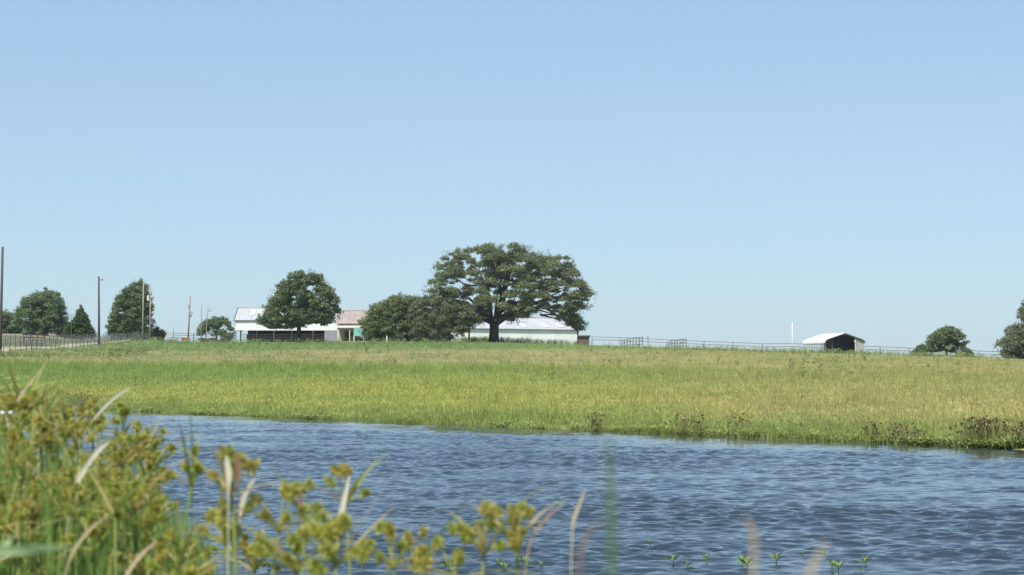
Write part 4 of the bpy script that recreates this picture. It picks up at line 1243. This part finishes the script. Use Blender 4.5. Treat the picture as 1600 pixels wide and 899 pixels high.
def strip_mesh(name, L_, w, droop, mat, n=6, fold=.35, kink=0.0):
    """blade along +Z from the origin that arches over towards +X"""
    mb = MB(); p = Vector((0, 0, 0)); th = 0.0
    b0 = 0
    for i in range(n + 1):
        t = i / n
        ww = w * (1 - t ** 2.2) * (0.75 + .25 * min(1, t * 5)) + .0002
        nrm = Vector((math.cos(th), 0, -math.sin(th)))
        mb.v += [tuple(p + Vector((0, -ww, 0)) + nrm * ww * fold), tuple(p), tuple(p + Vector((0, ww, 0)) + nrm * ww * fold)]
        if i:
            b = 3 * (i - 1)
            mb.f += [(b, b + 1, b + 4, b + 3), (b + 1, b + 2, b + 5, b + 4)]
        th = droop * (t + .5 / n) ** 1.3 + (kink if t > .6 else 0)
        p = p + Vector((math.sin(th), 0, math.cos(th))) * (L_ / n)
    return mb.mesh(name, mat, True)


SPK = [spike_mesh(k) for k in range(14)]
SPKR = []
for mm in SPK[:4]:
    c_ = mm.copy(); c_.materials.clear(); c_.materials.append(M['spike_red']); SPKR.append(c_)
BRC = [strip_mesh('bract', rs.uniform(.035, .11), rs.uniform(.0022, .0042), rs.uniform(.1, 1.3), M['bract']) for k in range(8)]
LEF = [strip_mesh('leaf', 1.0, rs.uniform(.0035, .006), rs.uniform(.2, 1.0), M['sedge_leaf'], 9) for k in range(6)]
smb = MB(); smb.tube([(0, 0, 0), (.004, .002, .3), (-.003, 0, .65), (0, 0, 1)], [.0034, .003, .0024, .0018], 5)
STEM = [smb.mesh('stem', M['sedge_stem'], True)]
smb = MB(); smb.tube([(0, 0, 0), (-.02, .012, .35), (-.016, 0, .7), (0, 0, 1)], [.0036, .003, .0024, .0018], 5)
STEM.append(smb.mesh('stem', M['sedge_stem'], True))


def sedge(px, py, D, label, group, seed, nsp=8, nbr=4, nlf=1, red=False, spread=1.0, size=1.0):
    r_ = random.Random(seed)
    h = at(px, py + 42 / D, D); tilt = r_.gauss(0, .10); az = r_.uniform(0, 6.28)
    # the base stands under the head, moved by the lean
    bx_, by_ = h.x - math.sin(tilt) * math.cos(az) * 1.2, h.y - math.sin(tilt) * math.sin(az) * 1.2
    bz_ = min(gz(bx_, by_), h.z - .3)
    H = (h - Vector((bx_, by_, bz_))).length
    root = empty('sedge', (bx_, by_, bz_)); tag(root, label, 'sedge', group)
    root.rotation_euler = (h - Vector((bx_, by_, bz_))).to_track_quat('Z', 'Y').to_euler()
    add('stem', r_.choice(STEM), root, (0, 0, 0), (0, 0, r_.uniform(0, 6.28)), (1, 1, H))
    for i in range(nsp):
        a = i * 2.4 + r_.uniform(-.4, .4); t = r_.uniform(.15, 1.25) * spread if i else .1
        add('flower_spike', r_.choice(SPKR if red and r_.random() < .3 else SPK), root, (0, 0, H), (0, t, a), (size,) * 3)
    for i in range(nbr):
        a = i * 6.28 / max(1, nbr) + r_.uniform(-.6, .6)
        add('bract', r_.choice(BRC), root, (0, 0, H - .004), (0, r_.uniform(.35, 1.3), a), (1, 1, r_.uniform(.8, 1.2)))
    for i in range(nlf):
        f = r_.uniform(.45, .78) * H
        add('leaf', r_.choice(LEF), root, (0, 0, .02), (0, r_.uniform(.08, .28), r_.uniform(0, 6.28)), (1, 1, f))
    return root


# single plants one can pick out, left to right
singles = [
    (362, 752, 2.15, 'sedge with broad olive heads and an upright papery bract over the water', 9, 4),
    (300, 742, 2.6, 'slim sedge head standing alone right of the dense sedge mass', 5, 2),
    (352, 826, 2.2, 'sedge with low yellow-green heads right of the dense sedge mass', 9, 3),
    (438, 805, 2.2, 'sedge with bright olive heads near the bottom left of centre', 8, 4),
    (478, 792, 2.35, 'forked sedge head leaning right, left of centre', 7, 3),
    (540, 768, 2.5, 'tallest sedge of the lower middle, with a white papery bract', 5, 3),
    (462, 868, 2.0, 'large yellow sedge cluster at the bottom edge left of centre', 11, 4),
    (525, 858, 2.1, 'sedge with many pale yellow heads at the bottom edge, lower middle', 11, 4),
    (615, 862, 2.2, 'sedge with paired round heads at the bottom edge, lower middle', 8, 3),
    (648, 870, 2.3, 'small sedge with reddish heads at the bottom edge', 5, 2),
    (712, 880, 2.1, 'low sedge head between the reddish one and the rightmost cluster', 6, 2),
    (756, 842, 2.1, 'sedge with drooping mustard heads, left half of the rightmost cluster', 9, 3),
    (806, 832, 2.15, 'sedge with brownish heads farthest right over the water', 8, 3),
    (240, 712, 3.0, 'tall sedge at the right shoulder of the dense mass', 7, 4),
    (192, 664, 3.2, 'sedge head rising above the dense mass against the water', 6, 3),
    (150, 654, 3.3, 'flat-topped sedge head highest over the left water', 7, 3),
]
for i, (px, py, D, lab, ns, nb) in enumerate(singles):
    sedge(px, py, D, lab, None, 300 + i, max(5, ns - 2), nb, 1, spread=1.15, red='reddish' in lab)
# the dense mass on the left bank: nothing tells its plants apart
OUTL = ([-60, 0, 50, 100, 150, 200, 235, 260, 300, 340, 400, 430], [612, 622, 632, 650, 665, 672, 695, 735, 765, 815, 850, 880])
n = 0; k = 0
while n < 150 and k < 5000:
    k += 1
    px = rs.uniform(-60, 400) if rs.random() < .45 else rs.uniform(-60, 240); py = rs.uniform(596, 930)
    top = float(np.interp(px, *OUTL))
    if py < top or (px > 260 and rs.random() < .35): continue
    if py > 840 and rs.random() < .45: continue
    D = rs.uniform(2.3, 3.0) if py > 760 and rs.random() < .5 else rs.uniform(2.7, 4.6)
    sedge(px, py, D, 'yellow-green sedge in the dense mass on the near left bank', 'sedges massed on the near left bank', 1000 + k, rs.randint(4, 9), rs.randint(3, 5), rs.randint(1, 2), size=rs.uniform(.7, 1.12))
    n += 1

# green undergrowth of blades below the heads
r_ = np.random.default_rng(8)
V, A = [], []
nb = 2600
px = r_.uniform(-90, 330, nb) ; px = np.where(r_.uniform(0, 1, nb) < .25, r_.uniform(250, 560, nb), px)
D = r_.uniform(2.4, 5.2, nb)
pyt = np.interp(px, OUTL[0] + [560], OUTL[1] + [905]) + 30 + np.abs(r_.normal(0, 75, nb))
for i in range(nb):
    tp = at(px[i], pyt[i], D[i]); l = r_.normal(0, .16, 2)
    b0 = np.array((tp.x - l[0], tp.y - abs(l[1]) * .5, 0)); b0[2] = min(gz(b0[0], b0[1]), tp.z - .4) - .02
    e = np.array(tp); md = b0 * .45 + e * .55 - np.array((l[0], l[1], 0)) * .25
    a = r_.uniform(0, 3.14); w = r_.uniform(.0016, .0042); sd_ = np.array((math.cos(a), math.sin(a), 0))
    q = [b0, md, md * .35 + e * .65 + np.array((l[0] * .05, 0, .012)), e]
    ww = [w, w, w * .8, w * .1]
    for p_, w_ in zip(q, ww): V += [p_ - sd_ * w_, p_ + sd_ * w_]
    A += [r_.uniform(0, 1)] * 8
idx = (np.arange(nb)[:, None, None] * 8 + np.arange(3)[None, :, None] * 2 + np.array((0, 1, 3, 2))[None, None, :]).reshape(-1, 4)
M['under'] = leafy('marsh_grass_blade', (.12, .24, .05), (.34, .40, .12), .45)
me = np_mesh('marsh_grass', np.array(V), idx, M['under'], False, {'lc': ('FLOAT', np.array(A))})
tag(add('marsh_grass', me), 'green grass blades under the sedges on the near left bank', 'grass', kind='stuff')


def loose_blade(label, pts, w, mat, name='grass_blade', base=True, cat='grass blade'):
    """one blade through photo points (px, py, D); its foot goes down to the bank"""
    P = [at(*p) for p in pts]
    if base:
        f = P[0]; zb = min(gz(f.x, f.y), f.z - .2); e_ = P[1] - P[0]
        q_ = f - Vector((e_.x * .3, 0, .12)); P = [Vector((q_.x - e_.x * .2, f.y + .03, zb)), q_] + P
    for _ in range(2):
        q = [P[0]]
        for u, v in zip(P[:-1], P[1:]): q += [u.lerp(v, .25), u.lerp(v, .75)]
        P = q + [P[-1]]
    o = P[0].copy(); mb = MB(); n = len(P)
    for i, p in enumerate(P):
        t = i / (n - 1); d = (P[min(i + 1, n - 1)] - P[max(i - 1, 0)]).normalized()
        sd_ = d.cross(Vector((0, 1, .15))).normalized(); nr = d.cross(sd_).normalized()
        ww = w * min(1, (1 - t) * 3.5 + .06)
        if base: ww = min(ww, .0006 + w * float(sstep(.5, .62, t)))
        mb.v += [tuple(p - o - sd_ * ww + nr * ww * .4), tuple(p - o), tuple(p - o + sd_ * ww + nr * ww * .4)]
        if i:
            b = 3 * (i - 1); mb.f += [(b, b + 1, b + 4, b + 3), (b + 1, b + 2, b + 5, b + 4)]
    ob = mb.build(name, M[mat], None, True, o)
    tag(ob, label, cat)
    return ob


loose_blade('blurred upright green blade very near the lens, right of centre', [(956, 930, .68), (955, 790, .68), (953, 670, .68)], .0012, 'green_blade')
loose_blade('blurred pale green blade lying across the lower left corner', [(-260, 900, 1.2), (-40, 864, 1.25), (50, 858, 1.25), (115, 853, 1.3)], .0034, 'pale_blade')
loose_blade('blurred pale blade rising from the lower left corner', [(-120, 960, 1.4), (-30, 890, 1.4), (10, 850, 1.4), (30, 830, 1.45)], .0026, 'pale_blade')
loose_blade('straw blade slanting right above the dense sedge mass toward the water', [(120, 690, 3.2), (158, 640, 3.2), (185, 616, 3.2), (207, 604, 3.2)], .0024, 'papery')
loose_blade('straw blade slanting up above the sedge mass at far left', [(20, 640, 3.0), (35, 612, 3.0), (70, 571, 3.0)], .002, 'straw')
loose_blade('dark stalk leaning right across the top of the sedge mass', [(50, 700, 3.0), (75, 640, 3.0), (96, 606, 3.0)], .003, 'sedge_leaf')
loose_blade('short tan blade floating upright in the lower right of centre', [(893, 822, 1.9), (900, 800, 1.9), (915, 764, 1.9)], .0017, 'straw')
loose_blade('curved brown dead leaf arching right near the bottom, left of the green blade', [(905, 905, .95), (908, 855, .95), (922, 824, .95), (948, 815, .95)], .0008, 'dark_straw')
loose_blade('tan blurred stalk bending left near the bottom right', [(1176, 880, .7), (1180, 832, .7), (1160, 805, .7)], .0007, 'straw')
loose_blade('tan blurred stalk leaning right at the bottom right', [(1255, 915, .7), (1272, 880, .7), (1292, 842, .7)], .0009, 'straw')
loose_blade('straw stalk slanting right beyond the rightmost sedge cluster', [(822, 850, 2.1), (850, 812, 2.1), (885, 782, 2.1)], .0012, 'straw')
loose_blade('white papery bract upright on the tall sedge of the lower middle', [(528, 822, 2.45), (536, 790, 2.45), (546, 742, 2.45)], .0036, 'papery', 'papery_leaf', True, 'leaf')
loose_blade('white papery bract upright beside the broad olive heads', [(357, 755, 2.1), (358, 738, 2.1), (353, 711, 2.1)], .0034, 'papery', 'papery_leaf', True, 'leaf')
loose_blade('folded brown leaf tip beside the upright papery bract', [(372, 748, 2.12), (374, 725, 2.12), (364, 708, 2.12)], .0038, 'dark_straw', 'papery_leaf', True, 'leaf')
loose_blade('pale pink-tan blade leaning right between the broad heads and the water', [(372, 815, 2.2), (382, 770, 2.2), (400, 745, 2.2)], .0026, 'papery')
loose_blade('dark hooked stalk tip left of centre over the water', [(468, 815, 2.3), (470, 775, 2.3), (460, 757, 2.3)], .003, 'dark_straw')
loose_blade('thin green blade slanting right in the lower middle', [(640, 900, 2.2), (690, 830, 2.2), (735, 775, 2.2)], .0014, 'green_blade')
loose_blade('slim upright blade rising from the right shoulder of the sedge mass', [(300, 800, 2.6), (301, 700, 2.6), (297, 640, 2.6)], .0014, 'green_blade')
loose_blade('slim grey-green blade standing by the right shoulder of the sedge mass', [(250, 790, 3.0), (245, 720, 3.0), (236, 652, 3.0)], .0028, 'sedge_leaf')
loose_blade('pale leaning straw in the heart of the sedge mass', [(110, 770, 2.5), (150, 705, 2.5), (172, 690, 2.5)], .0032, 'papery')
loose_blade('broad pale straw blade in the right half of the sedge mass', [(100, 880, 2.2), (140, 825, 2.2), (166, 808, 2.2)], .0018, 'straw')
loose_blade('orange-tan straw leaning right low in the sedge mass', [(190, 910, 2.1), (215, 870, 2.1), (245, 845, 2.1)], .0024, 'straw')
for i in range(20):
    px = rs.uniform(-20, 300); top = float(np.interp(px, *OUTL)) + rs.uniform(-12, 160); D = rs.uniform(2.6, 4.2); dx = rs.uniform(-35, 45)
    b = loose_blade('dry straw blade tangled among the dense sedges', [(px - dx, top + rs.uniform(70, 120), D), (px - dx * .4, top + 35, D), (px, top, D)], rs.uniform(.0010, .0024), rs.choice(['straw', 'papery', 'straw', 'dark_straw', 'sedge_leaf']))
    b['group'] = 'dry blades among the sedges'

# white flower
p = at(7, 650, 2.9); zb = gz(p.x, p.y)
root = empty('white_flower', (p.x, p.y, zb)); tag(root, 'white flower at the left edge of the sedge mass', 'flower')
MB().tube([(0, 0, 0), (.01, 0, (p.z - zb) * .5), (0, 0, p.z - zb)], .0014, 5).build('stem', M['sedge_stem'], root)
M['petal'] = plain('white_petal', (.85, .84, .86), .6, var=.03)
for i in range(6):
    a = i * 1.047; mb = MB(); e = Vector((math.cos(a), math.sin(a), .45)); sd_ = Vector((-math.sin(a), math.cos(a), 0)); z_ = Vector((0, 0, p.z - zb))
    mb.quad(z_, z_ + e * .008 + sd_ * .006, z_ + e * .016, z_ + e * .008 - sd_ * .006); mb.build('petal', M['petal'], root)

# water weed sprigs standing out of the pond
M['sprig'] = three('primrose_leaf', (.18, .29, .07), (.25, .34, .10), (.22, .31, .08), .4)
lm = MB(); lm.quad((0, 0, 0), (.045, .016, .012), (.10, 0, .0), (.045, -.016, .012)); lm.f = [(0, 1, 2), (0, 2, 3)]
LM = lm.mesh('leaf', M['sprig'])
sm_ = MB(); sm_.tube([(0, 0, -.1), (0, 0, 1)], .005, 5); SM_ = sm_.mesh('stem', M['sprig'])
sprigs = [(566, 888, 'sprig left of the rightmost sedges, small'), (1052, 884, 'x'), (1074, 890, 'x'), (1104, 880, 'x'), (1160, 886, 'x'), (1168, 892, 'x'), (1213, 882, 'x'), (1254, 868, 'x'), (1300, 890, 'x'), (1352, 884, 'x'),
          (1310, 893, 'x'), (845, 888, 'x'), (818, 889, 'x'), (782, 886, 'x'), (790, 893, 'x'), (1016, 853, 'x'), (1288, 865, 'x'), (380, 885, 'x'), (352, 872, 'x'), (420, 890, 'x'), (700, 892, 'x')]
for i, (px, py, _) in enumerate(sprigs):
    a = (449.5 - py) / FPX; ky = CP - a * SP; D = -CAM_Z * ky / (SP + a * CP)
    p = at(px, py + 4, D); big = rs.uniform(.6, 1.25) * (.45 if py < 870 else 1)
    root = empty('water_sprig', (p.x, p.y, 0)); tag(root, 'small bright green water weed sprig standing in the pond near the bottom', 'water weed', 'water weed sprigs')
    h = .05 * big; add('stem', SM_, root, None, None, (1, 1, h))
    for j in range(7):
        add('leaf', LM, root, (0, 0, h * rs.uniform(.35, 1)), (rs.uniform(-.4, .4), -rs.uniform(.1, 1.1), j * 2.4 + rs.uniform(-.3, .3)), (big * rs.uniform(.7, 1.1),) * 3)

# ------------------------------------------------------------------ summer haze
m, nt, out = newmat('summer_haze')
pv = nt.nodes.new('ShaderNodeVolumePrincipled'); pv.inputs['Density'].default_value = 0.0001; pv.inputs['Color'].default_value = (.86, .92, 1, 1)
pv.inputs['Anisotropy'].default_value = 0.0
nt.links.new(pv.outputs[0], out.inputs['Volume'])
hx0, hx1 = float(gv[:, 0].min()) - 5, float(gv[:, 0].max()) + 5; hy0, hy1 = float(gv[:, 1].min()) - 5, float(gv[:, 1].max()) + 5
hb = MB().box(((hx0 + hx1) / 2, (hy0 + hy1) / 2, 14), (hx1 - hx0, hy1 - hy0, 34)).build('haze', m)
tag(hb, 'thin pale summer haze over the pasture', 'haze', kind='stuff')
